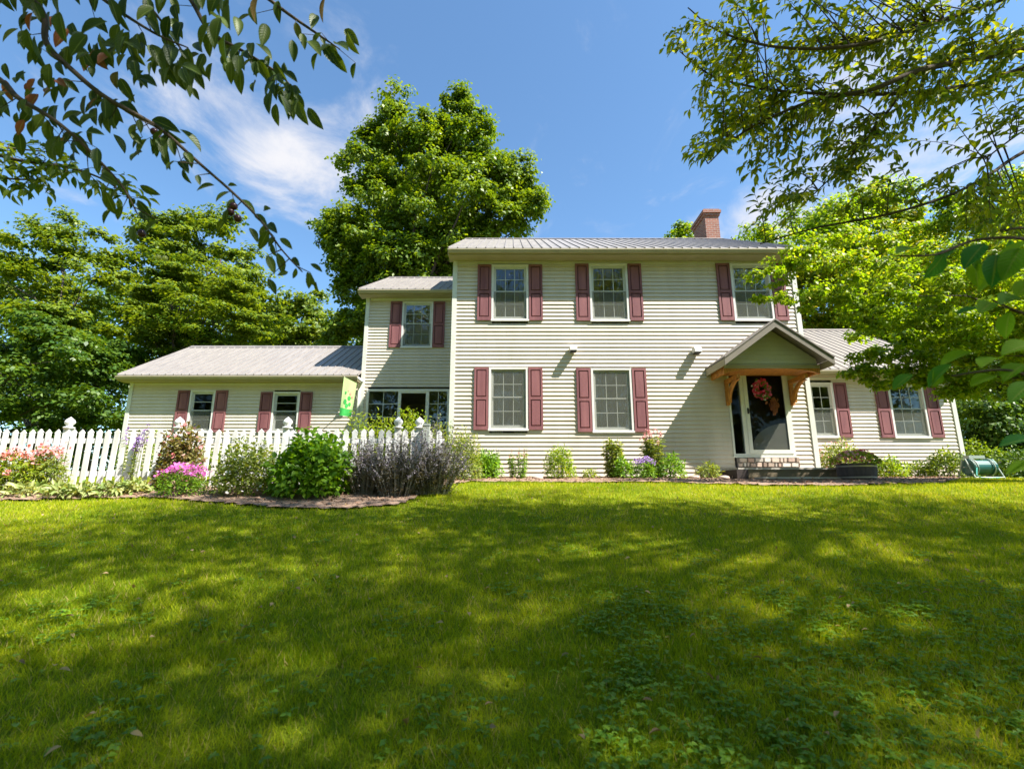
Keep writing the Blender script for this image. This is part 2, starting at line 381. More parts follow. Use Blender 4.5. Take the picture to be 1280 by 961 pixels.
def clump_leaves(C, Rr, per, size, flat=.62, up=.55, top=.25):
    """leaf positions and normals on the outer parts of clumps, sprays drooping outwards"""
    n = len(C); idx = np.repeat(np.arange(n), per); d = rdir(len(idx))
    d[:, 2] = d[:, 2] + top; d = unit(d)
    # every clump is a few small sprays, so its outline stays uneven
    ns = 9; spray = rdir(n * ns).reshape(n, ns, 3); spray[:, :, 2] = spray[:, :, 2] * .8 + .15
    sp = spray[idx, rng.integers(0, ns, len(idx))]
    rr = Rr[idx] * rng.uniform(.55, 1.08, len(idx))
    off = (sp * .95 + d * .42) * rr[:, None]; off[:, 2] *= flat
    P = C[idx] + off
    Nn = unit(unit(off) * .55 + np.array([0, 0, up]) + rdir(len(idx)) * .55)
    D = unit(np.cross(Nn, rdir(len(idx)))); D[:, 2] -= .25
    return P, D, Nn
def limbs(mb, base, top, targets, r0, nlimb, wob=.25, seg=7):
    """tapered trunk with limbs reaching for the clumps"""
    base = np.array(base, float); top = np.array(top, float); n = 9
    pts = [base + (top - base) * t + np.array([math.sin(t * 7 + base[0]) * wob * t, math.cos(t * 5) * wob * t, 0]) for t in np.linspace(0, 1, n)]
    rad = [r0 * (1.25 if i == 0 else 1) * (1 - .82 * i / (n - 1)) for i in range(n)]
    mb.tube(pts, rad, seg)
    if len(targets):
        tg = targets[rng.permutation(len(targets))[:nlimb]]
        for q in tg:
            H = top[2] - base[2]; z = np.clip((q[2] - base[2]) / H - rng.uniform(.18, .35), .12, .92)
            i = z * (n - 1); a = pts[int(i)] + (pts[min(int(i) + 1, n - 1)] - pts[int(i)]) * (i - int(i)); ra = rad[int(i)] * .5
            mid = a + (q - a) * .5 + np.array([0, 0, .07 * np.linalg.norm(q - a)]) + rng.normal(size=3) * .12
            mb.tube([a, a + (mid - a) * .5 + np.array([0, 0, -.03]), mid, mid + (q - mid) * .55 + rng.normal(size=3) * .1, q], [ra, ra * .8, ra * .55, ra * .35, ra * .14], 5, cap=False)
def px_tree(name, label, poly, Y, m, nclump, cr, per, leaf, trunk_px, depth=.8, base_z=.31, r0=.22, bark='bark', group=None, flat=.62, up=.55, cat='tree', nlimb=26, crown='crown', trunk='trunk'):
    """a tree whose crown fills an outline measured in the photograph, given its true distance, size and thickness"""
    zc = Y * CT + 5 * ST; ppm = F / zc
    xs, ys, d = outline_points(poly, nclump, cr * ppm * .5)
    dep = np.minimum(d / ppm, 5.5) * depth
    C = np.array([at(x, y, Y + rng.uniform(-1, 1) * q) for x, y, q in zip(xs, ys, dep)])
    Rr = cr * rng.uniform(.65, 1.25, len(C)) * (.75 + .25 * np.minimum(d / (cr * ppm * 2), 1))
    bx = at(trunk_px, 500, Y)[0]
    t = thing(name, label, cat, (bx, Y, base_z - .05), group)
    P, D, Nn = clump_leaves(C, Rr, per, leaf, flat, up)
    s = leaf * rng.uniform(.7, 1.3, len(P))
    leaves(crown, RH, P, D, Nn, s, s * .72, m, t)
    top = C[np.argmax(C[:, 2])].copy(); top[0] = bx * .35 + top[0] * .65; top[1] = Y; top[2] -= cr * 2.2
    mb = MB(); limbs(mb, (bx, Y, base_z - .05), top, C, r0, nlimb); mb.build(trunk, bark, t, smooth=True)
    return t
# ------------------------------------------------------------------ house
GB = .26   # ground at the walls
YM, YW, YR = 11.75, 14.6, 13.7          # planes of the main, the two left, and the right front walls
house = thing('house', 'two-storey cream clapboard house with maroon shutters and low wings either side', 'house', (2.9, YM, GB))
EX = .1016
def siding(mb, o, u, nrm, length, z0, z1, openings=(), clip=None):
    """lapped boards; openings are (u0,u1,z0,z1); clip(z)->(u0,u1) for gables"""
    n = int(math.ceil((z1 - z0) / EX))
    for k in range(n):
        a, b = z0 + k * EX, min(z0 + (k + 1) * EX, z1)
        ivs = [(0, length)]
        if clip:
            c = clip((a + b) / 2)
            if c[1] - c[0] < .03: continue
            ivs = [c]
        for (p, q, r_, s_) in openings:
            if b > r_ + .002 and a < s_ - .002:
                ni = []
                for i0, i1 in ivs:
                    if q <= i0 or p >= i1: ni.append((i0, i1)); continue
                    if p > i0: ni.append((i0, p))
                    if q < i1: ni.append((q, i1))
                ivs = ni
        ofs = random.uniform(.0, 3.66); wv = random.uniform(-.002, .003); jv = []
        for i0, i1 in ivs:
            j = ofs
            while j < i1:
                if j > i0 + .15 and j < i1 - .15: jv.append((i0, j - .0015)); i0 = j + .0015
                j += 3.66
            jv.append((i0, i1))
        for i0, i1 in jv:
            def pt(uu, dd, zz): return (o[0] + u[0] * uu + nrm[0] * dd, o[1] + u[1] * uu + nrm[1] * dd, zz)
            vs = [pt(i0, .028 + wv, a), pt(i1, .028 + wv, a), pt(i1, .003, b), pt(i0, .003, b), pt(i0, 0, a), pt(i1, 0, a)]
            mb.add(vs, [(0, 1, 2, 3), (4, 5, 1, 0)])
def wall(name, x0, x1, Y, z0, z1, openings, back, left=True, right=True, gable=None, parent=house):
    """front wall, side walls up into the gables, back wall"""
    mb = MB()
    siding(mb, (x0, Y), (1, 0), (0, -1), x1 - x0, z0, z1, [(a - x0, b - x0, c, d) for a, b, c, d in openings])
    siding(mb, (x1, back), (-1, 0), (0, 1), x1 - x0, z0, z1)
    yr, zr = gable; D = back - Y
    def clip(z):
        if z < z1: return (0, D)
        t = (z - z1) / (zr - z1); return (t * (yr - Y), D - t * (yr - Y))
    if left: siding(mb, (x0, back), (0, -1), (-1, 0), D, z0, zr - .08, clip=clip)
    if right: siding(mb, (x1, Y), (0, 1), (1, 0), D, z0, zr - .08, clip=clip)
    w = mb.build(name, 'siding', parent)
    cb = MB()
    for cx, s in ((x0, 1), (x1, -1)):
        cb = MB()
        if (s == 1 and not left) or (s == -1 and not right): continue
        a, b = sorted((cx - s * .04, cx + s * .075)); cb.box(a, b, Y - .042, Y - .001, z0, z1)
        a, b = sorted((cx - s * .022, cx - s * .001)); cb.box(a, b, Y, Y + .085, z0, z1)
        cb.build('corner_board', 'trim', parent)
    # floor and inner room faces keep the inside dark
    fl = MB(); fl.box(x0 + .05, x1 - .05, Y + .06, back - .05, z0 - .02, z0 + .3)
    fl.box(x0 + .05, x1 - .05, min(Y + 3.6, back - .3), min(Y + 3.7, back - .2), z0 + .3, z1)
    if z1 - z0 > 4: fl.box(x0 + .05, x1 - .05, Y + .10, Y + 3.6, z0 + 2.95, z0 + 3.15)
    fl.build('interior', 'room', parent)
    return w
def roof(x0, x1, ye, ze, yr, zr, ov=.36, rake=.02, gl=True, gr=True, parent=house, wallz=None):
    """ribbed metal gable roof; ye/ze the front eave edge, yr/zr the ridge"""
    yb = 2 * yr - ye; th = .045
    sl = (zr - ze) / (yr - ye); L = math.hypot(zr - ze, yr - ye); ny, nz = -(zr - ze) / L, (yr - ye) / L
    m = MB()
    m.prismx([(ye, ze - th), (ye, ze), (yr, zr), (yb, ze), (yb, ze - th), (yr, zr - th)][::-1], x0, x1)
    rf = m.build('roof', 'roof', parent)
    r_ = MB(); n = int((x1 - x0) / .235)
    for i in range(n + 1):
        x = x0 + .012 + (x1 - x0 - .03) * i / n
        for s in (0, 1):
            y0, y1 = (ye - .004, yr) if s == 0 else (yb + .004, yr); q = ny if s == 0 else -ny
            a = [(x - .018, y0, ze), (x - .008, y0 + q * .02, ze + nz * .02), (x + .008, y0 + q * .02, ze + nz * .02), (x + .018, y0, ze)]
            b = [(x - .018, y1, zr), (x - .008, y1 + q * .02, zr + nz * .02), (x + .008, y1 + q * .02, zr + nz * .02), (x + .018, y1, zr)]
            r_.add(a + b, [(0, 1, 5, 4), (1, 2, 6, 5), (2, 3, 7, 6), (3, 2, 1, 0)])
    r_.build('rib', 'rib', rf)
    c = MB(); w_ = .16
    c.prismx([(yr - w_, zr - w_ * sl + .024), (yr, zr + .034), (yr + w_, zr - w_ * sl + .024), (yr, zr + .018)][::-1], x0 - .005, x1 + .005)
    c.build('ridge_cap', 'rib', rf)
    # fascia with gutter, soffit, rake boards
    f = MB(); f.box(x0 + .01, x1 - .01, ye + .012, ye + .035, ze - .19, ze - .05); f.build('fascia', 'tan', parent); f = MB()
    f.box(x0 + .01, x1 - .01, yb - .035, yb - .012, ze - .19, ze - .05)
    f.build('fascia', 'tan', parent)
    g = MB(); g.prismx([(ye - .05, ze - .155), (ye + .01, ze - .155), (ye + .01, ze - .06), (ye - .085, ze - .06), (ye - .085, ze - .085)][::-1], x0 + .01, x1 - .01)
    g.build('gutter', 'tan', parent)
    s_ = MB(); s_.box(x0 + .01, x1 - .01, ye + .036, ye + ov + .02, ze - .185, ze - .165); s_.build('soffit', 'tan', parent); s_ = MB(); s_.box(x0 + .01, x1 - .01, yb - ov - .02, yb - .036, ze - .185, ze - .165)
    s_.build('soffit', 'tan', parent)
    for xa, on in ((x0, gl), (x1 - .025, gr)):
        if not on: continue
        k = MB()
        k.prismx([(ye + .036, ze - .19), (ye + .036, ze - th - .003), (yr, zr - th - .003), (yb - .036, ze - th - .003), (yb - .036, ze - .19), (yr, zr - .2)][::-1], xa, xa + .025)
        k.build('rake_board', 'tan', parent)
    return rf
opn = {'main': [], 'link': [], 'garage': [], 'east': []}
def window(c, w, z0, z1, Y, vol, curtain=None, screen=0, cols=3, cut=None, grille=True, x0=None, rows=2, gm='glass', full=True):
    """double-hung window: casing (the part) with sash, pane, muntin, curtain as its sub-parts"""
    xa, xb = c - w / 2, c + w / 2
    if cut: xa = max(xa, cut)
    opn[vol].append((xa + .02, xb - .02, z0 + .02, z1 - .02))
    m = MB(); m.ring(xa, xb, z0, z1, .05, Y - .045, Y + .03); m.box(xa - .01, xb + .01, Y - .06, Y - .046, z0 - .012, z0 + .03)
    p = m.build('window', 'white', house)
    zm = z0 + (z1 - z0) * .52
    s = MB(); i0, i1 = xa + .052, xb - .052
    s.ring(i0, i1, z0 + .052, z1 - .052, .03, Y - .005, Y + .06)
    s.ring(i0 + .031, i1 - .031, zm - .005, z1 - .083, .028, Y + .012, Y + .035)
    s.ring(i0 + .031, i1 - .031, z0 + .083, zm + .03, .028, Y + .037, Y + .06, wb=.05)
    s.build('sash', 'vinyl', p)
    a0, a1 = i0 + .06, i1 - .06
    for zlo, zhi, yy in ((zm + .024, z1 - .112, Y + .022), (z0 + .134, zm + .001, Y + .048)):
        g = MB(); g.box(a0, a1, yy, yy + .004, zlo, zhi); g.build('pane', gm, p)
    if grille:
        for zlo, zhi, yy in ((zm + .024, z1 - .112, Y + .013), (z0 + .134, zm + .001, Y + .039)):
            u = MB()
            for k in range(1, cols): x = a0 + (a1 - a0) * k / cols; u.box(x - .008, x + .008, yy, yy + .006, zlo, zhi)
            for k in range(1, rows): z = zlo + (zhi - zlo) * k / rows; u.box(a0, a1, yy - .0035, yy - .0005, z - .008, z + .008)
            u.build('muntin', 'muntin', p)
    u = MB(); zt = z1 - .06 if full else zm
    u.box(i0 + .004, i1 - .004, Y - .012, Y - .011, z0 + .056, zt); u.build('insect_screen', 'insect', p)
    if curtain:
        u = MB(); W = i1 - i0
        spans = [(i0, i0 + W * curtain), (i1 - W * curtain, i1)] if curtain < 1 else [(i0, i1)]
        for sa, sb in spans:
            n = 26; vs = []
            for k in range(n + 1):
                x = sa + (sb - sa) * k / n; yy = Y + .16 + .022 * math.sin(k * 1.5) + .008 * math.sin(k * 3.7)
                vs += [(x, yy, z0 - .05), (x, yy, z1 + .05)]
            u.add(vs, [(2 * k, 2 * k + 2, 2 * k + 3, 2 * k + 1) for k in range(n)])
        u.build('curtain', 'curtain', p)
    if screen:
        u = MB(); u.box(i0, i1, Y + .07, Y + .078, z0 + .06, z0 + .06 + (z1 - z0) * screen); u.build('roller_shade', 'screen', p)
    return p
def shutter(c, w, z0, z1, Y):
    m = MB(); y = Y - .022; xa, xb = c - w / 2, c + w / 2; zm = z0 + (z1 - z0) * .5
    m.box(xa, xa + .05, y - .034, y, z0, z1); m.box(xb - .05, xb, y - .034, y, z0, z1)
    for za, zb in ((z0, z0 + .09), (zm - .035, zm + .035), (z1 - .06, z1)): m.box(xa + .05, xb - .05, y - .034, y, za, zb)
    for za, zb in ((z0 + .09, zm - .035), (zm + .035, z1 - .06)):
        a, b, c_, d = xa + .05 + .016, xb - .05 - .016, za + .018, zb - .018
        m.add([(a, y - .014, c_), (b, y - .014, c_), (b, y - .014, d), (a, y - .014, d), (a + .012, y - .028, c_ + .012), (b - .012, y - .028, c_ + .012), (b - .012, y - .028, d - .012), (a + .012, y - .028, d - .012)],
              [(4, 5, 6, 7), (0, 1, 5, 4), (1, 2, 6, 5), (2, 3, 7, 6), (3, 0, 4, 7)])
    p = m.build('shutter', 'shutter', house)
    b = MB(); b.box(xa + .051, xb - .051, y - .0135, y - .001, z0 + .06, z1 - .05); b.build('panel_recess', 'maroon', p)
    return p
def wpx(l, r_, t, b, Y): # centre x, width, z0, z1 from photo pixels of the casing at mid height
    pm = (t + b) / 2; A = at(l, pm, Y); B = at(r_, pm, Y); return (A[0] + B[0]) / 2, B[0] - A[0], at(l, b, Y)[2], at(l, t, Y)[2]
def win_set(l, r_, t, b, Y, vol, sl=True, sr=True, sw=.345, **k):
    c, w, z0, z1 = wpx(l, r_, t, b, Y)
    window(c, w, z0, z1, Y, vol, **k)
    if sl: shutter(c - w / 2 - .012 - sw / 2, sw, z0 + .01, z1 - .005, Y)
    if sr: shutter(c + w / 2 + .012 + sw / 2, sw, z0 + .01, z1 - .005, Y)
    return c, w, z0, z1
XL, XR = -1.47, 7.2
# upstairs and downstairs windows of the main block
win_set(614.5, 660.5, 331.5, 401.5, YM, 'main', curtain=.22, full=False)
win_set(737, 785, 330.5, 402, YM, 'main', curtain=.25, full=False)
win_set(914.5, 964, 330, 401.5, YM, 'main', screen=.52, full=False)
win_set(611, 660, 459.5, 538, YM, 'main', curtain=.34)
win_set(739.5, 790.5, 460.5, 540.5, YM, 'main', curtain=.34)
# link with the blue upstairs window
win_set(502.5, 541, 377.5, 435, YW, 'link', sw=.36, curtain=.12, gm='blueglass', full=False)
# garage wing
win_set(236, 267.5, 488, 541, YW, 'garage', sw=.36, cols=1, rows=2, full=False, gm='dimglass')
win_set(340, 374, 490, 541, YW, 'garage', sw=.36, cols=1, rows=2, full=False, gm='dimglass')
# east wing
win_set(1112.5, 1157, 478.5, 547.5, YR, 'east', sw=.36, full=False, gm='dimglass')
c, w, z0, z1 = wpx(1003, 1044, 478.5, 547, YR)
window(c, w, z0, z1, YR, 'east', cut=7.24, screen=.5, full=False, gm='dimglass')
shutter(c + w / 2 + .012 + .18, .36, z0 + .01, z1 - .005, YR)
# sliding door of the link
sx0, sx1 = at(457, 520, YW)[0], at(561.5, 520, YW)[0]; sx1 = min(sx1, XL - .03)
sz1 = at(500, 486.5, YW)[2]; sz0 = GB + .22
opn['link'].append((sx0 + .02, sx1 + .1, GB, sz1 - .02))
m = MB(); m.ring(sx0, sx1, sz0, sz1, .07, YW - .045, YW + .05); slider = m.build('sliding_door', 'white', house)
xm = [at(p, 510, YW)[0] for p in (499, 534)]
m = MB(); m.box(sx0 - .3, sx1 + .3, YW - .03, YW + .05, GB - .1, sz0); m.build('door_sill', 'trim', slider)
m = MB(); m.box(xm[0] - .045, xm[0] + .045, YW - .03, YW + .04, sz0 + .07, sz1 - .07); m.box(xm[1] - .05, xm[1] + .05, YW - .03, YW + .04, sz0 + .07, sz1 - .07); m.box(xm[0] + .045, xm[1] - .05, YW - .03, YW + .03, sz1 - .12, sz1 - .07)
m.build('door_frame', 'white', slider)
m = MB()
for a, b in ((sx0 + .07, xm[0] - .045), (xm[1] + .05, sx1 - .07)): m.box(a, b, YW, YW + .006, sz0 + .07, sz1 - .07)
m.build('pane', 'glass', slider)
m = MB()
for a, b in ((sx0 + .07, xm[0] - .045), (xm[1] + .05, sx1 - .07)):
    x = (a + b) / 2; m.box(x - .009, x + .009, YW - .010, YW - .004, sz0 + .07, sz1 - .07)
    for z in (sz1 - .45, sz1 - .85, sz1 - 1.25, sz1 - 1.65): m.box(a, b, YW - .014, YW - .0105, z - .009, z + .009)
m.build('muntin', 'vinyl', slider)

# ---- front door under the canopy
def X(px, py=515, Y=YM): return at(px, py, Y)[0]
def Z(py, Y=YM): return at(900, py, Y)[2]
dz0, dz1 = Z(569.5), Z(460)
dx0, dxs, dx1 = X(911.5), X(927.5), X(987.5)
opn['main'].append((dx0 + .02, dx1 - .02, GB - .02, dz1 - .02))
m = MB(); m.ring(dx0, dx1, dz0, dz1, .045, YM - .04, YM + .05, wt=.06); m.box(dxs - .02, dxs + .07, YM - .04, YM + .05, dz0 + .045, dz1 - .06)
door = m.build('front_door', 'trim', house)
m = MB(); m.ring(dxs + .072, dx1 - .047, dz0 + .047, dz1 - .062, .085, YM - .055, YM - .02, wt=.1, wb=.09); m.build('storm_frame', 'trim', door)
m = MB(); m.box(dxs + .157, dx1 - .132, YM - .04, YM - .034, dz0 + .137, dz1 - .162); m.build('pane', 'doorglass', door)
m = MB(); m.box(dx0 + .045, dxs - .02, YM, YM + .005, dz0 + .045, dz1 - .06); m.build('sidelight', 'doorglass', door)
m = MB(); hx = dxs + .12; hz = Z(514); m.box(hx - .018, hx + .018, YM - .075, YM - .056, hz - .07, hz + .07); m.tube([(hx, YM - .07, hz + .02), (hx, YM - .11, hz + .02), (hx + .0, YM - .11, hz - .05)], .009); m.build('handle', 'dark', door)
# inner door, and a grey quarter-round panel painting a reflection low on the glass
m = MB(); m.box(dxs + .03, dx1 - .03, YM + .10, YM + .14, dz0, dz1 - .03); m.build('inner_door', mat('innerdoor', (.035, .016, .012), (.03, .014, .010), rough=.5), door)
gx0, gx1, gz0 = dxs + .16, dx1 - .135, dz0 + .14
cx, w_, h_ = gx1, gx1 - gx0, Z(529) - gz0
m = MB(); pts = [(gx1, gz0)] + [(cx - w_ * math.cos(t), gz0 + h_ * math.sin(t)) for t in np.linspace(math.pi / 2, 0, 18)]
m.prism(pts[::-1], YM - .032, YM - .028); m.build('painted_reflection', 'reflection_grey', door)
# stone course and sill under the door
m = MB(); m.box(dx0 - .02, dx1 + .02, YM - .06, YM - .02, dz0 - .045, dz0 - .002); m.build('door_sill', 'trim', door)
m = MB(); zs0, zs1 = Z(584), dz0 - .05; x = X(913)
for row in range(2):
    x = X(914) + row * .04
    while x < dx1 + .02:
        wd = random.uniform(.06, .24); e = min(x + wd, dx1 + .04); h = (zs1 - zs0) / 2; jt = random.uniform(-.012, .012)
        a, b = zs0 + row * h + .003 + (jt if row else 0), zs0 + (row + 1) * h - .003 + (0 if row else jt); y = YM - .10 - random.uniform(0, .02)
        m.add([(x, YM - .03, a), (e, YM - .03, a), (e, YM - .03, b), (x, YM - .03, b), (x + .015, y, a + .012), (e - .02, y, a + .008), (e - .012, y, b - .014), (x + .02, y, b - .008)],
              [(4, 5, 6, 7), (0, 1, 5, 4), (1, 2, 6, 5), (2, 3, 7, 6), (3, 0, 4, 7)]); x = e + .008
sc_ = m.build('stone_course', 'stone', house); m = MB(); m.box(X(914), dx1 + .04, YM - .075, YM - .03, zs0, zs1); m.build('mortar', 'mortar', sc_)

# ---- walls and roofs
wall('main_wall', XL, XR, YM, GB, 5.86, opn['main'], 19.85, gable=(15.8, 8.55))
roof(XL - .14, XR + .15, 11.36, 5.98, 15.8, 8.66, ov=.39)
wall('link_wall', -4.53, XL, YW, GB, 6.0, opn['link'], 21.0, right=False, gable=(17.8, 8.0))
roof(-4.74, XL - .002, 14.25, 6.13, 17.8, 8.12, ov=.35, gr=False)
gxl = at(162, 500, YW)[0]
wall('garage_wall', gxl, -4.53, YW, GB, 3.28, opn['garage'], 20.1, right=False, gable=(17.35, 5.1))
roof(-11.72, -4.56, 14.25, 3.41, 17.35, 5.2, ov=.35, gr=False)
wall('east_wall', XR + .01, 12.42, YR, GB, 3.25, opn['east'], 21.5, left=False, gable=(17.6, 5.85))
roof(XR + .02, 12.66, 13.35, 3.36, 17.6, 5.93, ov=.35, gl=False)
m = MB()
for a, b, y, e in ((XL, XR, YM, 19.85), (gxl, XL, YW, 20.1), (XR, 12.42, YR, 21.5)): m.box(a + .02, b - .02, y + .02, e - .02, -.2, GB)
m.build('foundation', 'concrete', house)
# frieze strip under each soffit
m = MB(); m.box(XL + .08, XR - .08, YM - .02, YM - .001, 5.73, 5.80); m.box(-4.45, XL - .02, YW - .02, YW - .001, 5.88, 5.95); m.box(gxl + .08, -4.6, YW - .02, YW - .001, 3.17, 3.23); m.box(XR + .03, 12.34, YR - .02, YR - .001, 3.12, 3.18)
m.build('frieze', 'trim', house)
# chimney
ch = MB(); x0, x1, y0, y1 = 6.93, 7.42, 16.05, 17.15; ct = 9.78
ch.box(x0, x1, y0, y1, 7.2, ct); chim = ch.build('chimney', 'brick', house)
m = MB(); m.box(x0 - .04, x1 + .04, y0 - .04, y1 + .04, ct - .08, ct + .02); m.box(x0 - .08, x1 + .08, y0 - .08, y1 + .08, ct + .02, ct + .13); m.box(x0 - .03, x1 + .03, y0 - .03, y1 + .03, ct + .13, ct + .18)
m.build('chimney_cap', 'brick', chim)
m = MB(); m.box(x0 - .012, x1 + .012, y0 - .012, y1 + .012, 8.3, 8.7); m.build('flashing', 'trim', chim)
# downspout elbow at the end of the garage gutter
m = MB(); q = at(452, 472, 14.15); m.tube([(q[0] - .12, 14.17, q[2]), (q[0] + .02, 14.2, q[2] - .08), (-4.60, 14.52, q[2] - .22), (-4.60, 14.55, GB + .1)], .04, 8); m.build('downspout', 'trim', house)
# twin flood lights on the wall
for px, py in ((716, 436), (870, 438)):
    q = at(px, py, YM - .1); m = MB(); x, z = q[0], q[2]
    m.box(x - .05, x + .06, YM - .05, YM - .012, z - .05, z + .06)
    m.prismx([(YM - .05, z - .05), (YM - .27, z - .075), (YM - .27, z - .005), (YM - .22, z + .05), (YM - .05, z + .06)], x - .085, x + .085)
    fl = m.build('flood_light', 'white', house)
    m = MB(); m.box(x - .07, x + .07, YM - .26, YM - .08, z - .10, z - .078); m.build('lens', 'dark', fl)
# outlet low on the east wing and a vent
m = MB(); q = at(1202, 558, YR); m.box(11.6, 11.72, YR - .05, YR - .015, GB + .5, GB + .64); m.build('outlet_box', 'vinyl', house)

# ---- canopy over the door
YC = YM - 1.14
ax, az = at(968.5, 398, YC)[0], at(968.5, 398, YC)[2]
lx, lz = at(900.5, 444.5, YC)[0], at(900.5, 444.5, YC)[2]
hw = (at(1038, 443, YC)[0] - at(901, 443, YC)[0]) / 2; lz = at(900, 445, YC)[2]; th = .05
def chev(o, t): # roof slab section
    return [(ax - hw - o, lz - (o * (az - lz) / hw)), (ax, az), (ax + hw + o, lz - (o * (az - lz) / hw)), (ax + hw + o, lz - t - (o * (az - lz) / hw)), (ax, az - t), (ax - hw - o, lz - t - (o * (az - lz) / hw))][::-1]
m = MB(); m.prism(chev(.0, .035), YC - .02, YM - .02); can = m.build('entry_canopy', mat('canopyroof', (.22, .19, .17), (.17, .15, .14), rough=.6, scale=6, bump=.4, bscale=60), house)
rkm = mat('rake', (.20, .175, .14), (.15, .13, .105), rough=.6); t0, t1 = .037, .20
for s in (-1, 1):
    m = MB(); m.prism(sorted_poly := [(ax, az - t0), (ax + s * hw, lz - t0), (ax + s * hw, lz - t1), (ax, az - t1)] if s == -1 else [(ax, az - t1), (ax + hw, lz - t1), (ax + hw, lz - t0), (ax, az - t0)], YC, YC + .03)
    m.build('rake_board', rkm, can)
m = MB()
for s in (-1, 1): a, b = sorted((ax + s * hw, ax + s * (hw - .025))); m.box(a, b, YC + .031, YM - .02, lz - t1, lz - t0 - .01)
m.build('fascia', 'tan', can)
m = MB(); gy = YC + .40
zb = lz - .17; hi = hw - .16
rows = int((az - .12 - zb) / EX)
for k in range(rows):
    a = zb + k * EX; b = a + EX; q = min(hi, hw * (az - .06 - a) / (az - lz) - .04); q2 = min(hi, hw * (az - .06 - b) / (az - lz) - .04)
    if q < .05: break
    m.add([(ax - q, gy - .014, a), (ax + q, gy - .014, a), (ax + q2, gy - .002, b), (ax - q2, gy - .002, b), (ax - q, gy, a), (ax + q, gy, a)], [(0, 1, 2, 3), (4, 5, 1, 0)])
m.box(ax - .03, ax + .03, gy + .002, gy + .01, zb + .1, az - .3)
m.build('gable', 'gable', can)
# arched beam and timber ceiling
m = MB(); n = 16; bw = hw - .12; top = zb + .03; vs = []
for k in range(n + 1):
    u = -1 + 2 * k / n; x = ax + bw * u; vs.append((x, zb - .15 + .13 * (1 - u * u) ** .6))
m.prism(vs + [(ax + bw, top), (ax - bw, top)], gy - .03, gy + .05); m.build('arched_beam', 'cedar', can)
m = MB(); m.box(ax - bw, ax + bw, gy - .045, gy - .031, top - .05, top + .03); m.build('beam_trim', 'tan', can)
m = MB(); m.box(ax - bw, ax + bw, gy + .06, YM - .03, zb - .02, zb + .02)
for s in (-1, 1): m.box(ax + s * bw - .06 * (s > 0), ax + s * bw + .06 * (s < 0), gy + .06, YM - .02, zb - .13, zb - .022)
m.build('ceiling', 'cedar', can)
zlow = Z(507)
for s, xx in ((-1, dx0 - .03), (1, dx1 + .06)):
    m = MB(); w2 = .036
    m.box(xx - w2, xx + w2, YM - .10, YM - .02, zlow, zb - .135)                 # wall post
    m.box(xx - w2, xx + w2, gy + .02, YM - .10, zb - .235, zb - .135)            # arm
    n = 9; inner = []; outer = []
    for k in range(n + 1):
        t = k / n * math.pi / 2; ry, rz = (YM - .10) - (gy + .12), (zb - .235) - (zlow + .08)
        cy, cz = gy + .12, zlow + .08
        inner.append((cy + ry * math.cos(t) * 1.0, cz + rz * math.sin(t))); outer.append((cy - .10 + ry * math.cos(t) * 1.0, cz - .04 + rz * math.sin(t)))
    for k in range(n): m.prismx([inner[k], inner[k + 1], outer[k + 1], outer[k]], xx - w2 * .8, xx + w2 * .8)
    m.build('bracket', 'cedar', can)

# ---- wreath on the door
wq = at(951, 487, YM - .06)
wr = thing('wreath', 'pink and white flower wreath hanging on the glass front door', 'wreath', (wq[0], YM - .058, wq[2] - .2))
n = 210; th_ = rng.uniform(0, 2 * math.pi, n); r_ = rng.normal(.165, .035, n)
P = np.stack([wq[0] + r_ * np.cos(th_), YM - .075 - rng.uniform(0, .05, n), wq[2] + r_ * 1.1 * np.sin(th_)], 1)
D = rdir(n); D[:, 1] *= .4; Nn = np.tile([0, -1., 0], (n, 1)) + rdir(n) * .5
leaves('flower', DISC, P[:100], D[:100], Nn[:100], .085, .085, leafmat('wreathpink', (.50, .01, .06), (.72, .10, .22), tr=.05, trc=(1, 1, 1)), wr); leaves('petals', DISC, P[100:145], D[100:145], Nn[100:145], .05, .05, 'whitefl', wr)
leaves('foliage', OVAL, P[145:], D[145:], Nn[145:], .10, .05, 'deep', wr)
hb = at(966, 506, YM - .06); n = 60; P = np.stack([rng.normal(hb[0], .05, n), YM - .075 - rng.uniform(0, .04, n), rng.normal(hb[2], .085, n)], 1)
leaves('dried_leaves', OVAL, P, np.tile([0, 0, -1.], (n, 1)) + rdir(n) * .5, np.tile([0, -1., 0], (n, 1)) + rdir(n) * .4, .10, .05, leafmat('orangeleaf', (.16, .05, .02), (.30, .10, .03), tr=.2), wr)

# ---- front steps
stx0, stx1 = at(921, 586, YM - .9)[0], at(1054, 586, YM - .9)[0]
lt = at(980, 584.5, YM - .95)[2]; lb = at(980, 596, YM - 1.35)[2]
st = thing('front_steps', 'low weathered wooden steps and landing below the front door', 'steps', ((stx0 + stx1) / 2, YM - .6, .2))
m = MB()
for k in range(5): m.box(stx0, stx1, YM - .97 + k * .17, YM - .97 + k * .17 + .162, lt - .035, lt)
m.build('landing', 'greywood', st)
m = MB(); m.box(stx0 + .22, stx1 - .03, YM - .945, YM - .92, .1, lt - .036); m.box(stx0 + .03, stx0 + .06, YM - .93, YM - .1, .1, lt - .036); m.box(stx1 - .06, stx1 - .03, YM - .91, YM - .1, .1, lt - .036)
m.build('riser', 'brownwood', st)
m = MB(); s0 = at(951, 596, YM - 1.3)[0]; s1 = at(1056, 596, YM - 1.3)[0]
for k in range(2): m.box(s0, s1, YM - 1.36 + k * .19, YM - 1.36 + k * .19 + .182, lb - .035, lb)
m.build('tread', 'greywood', st)
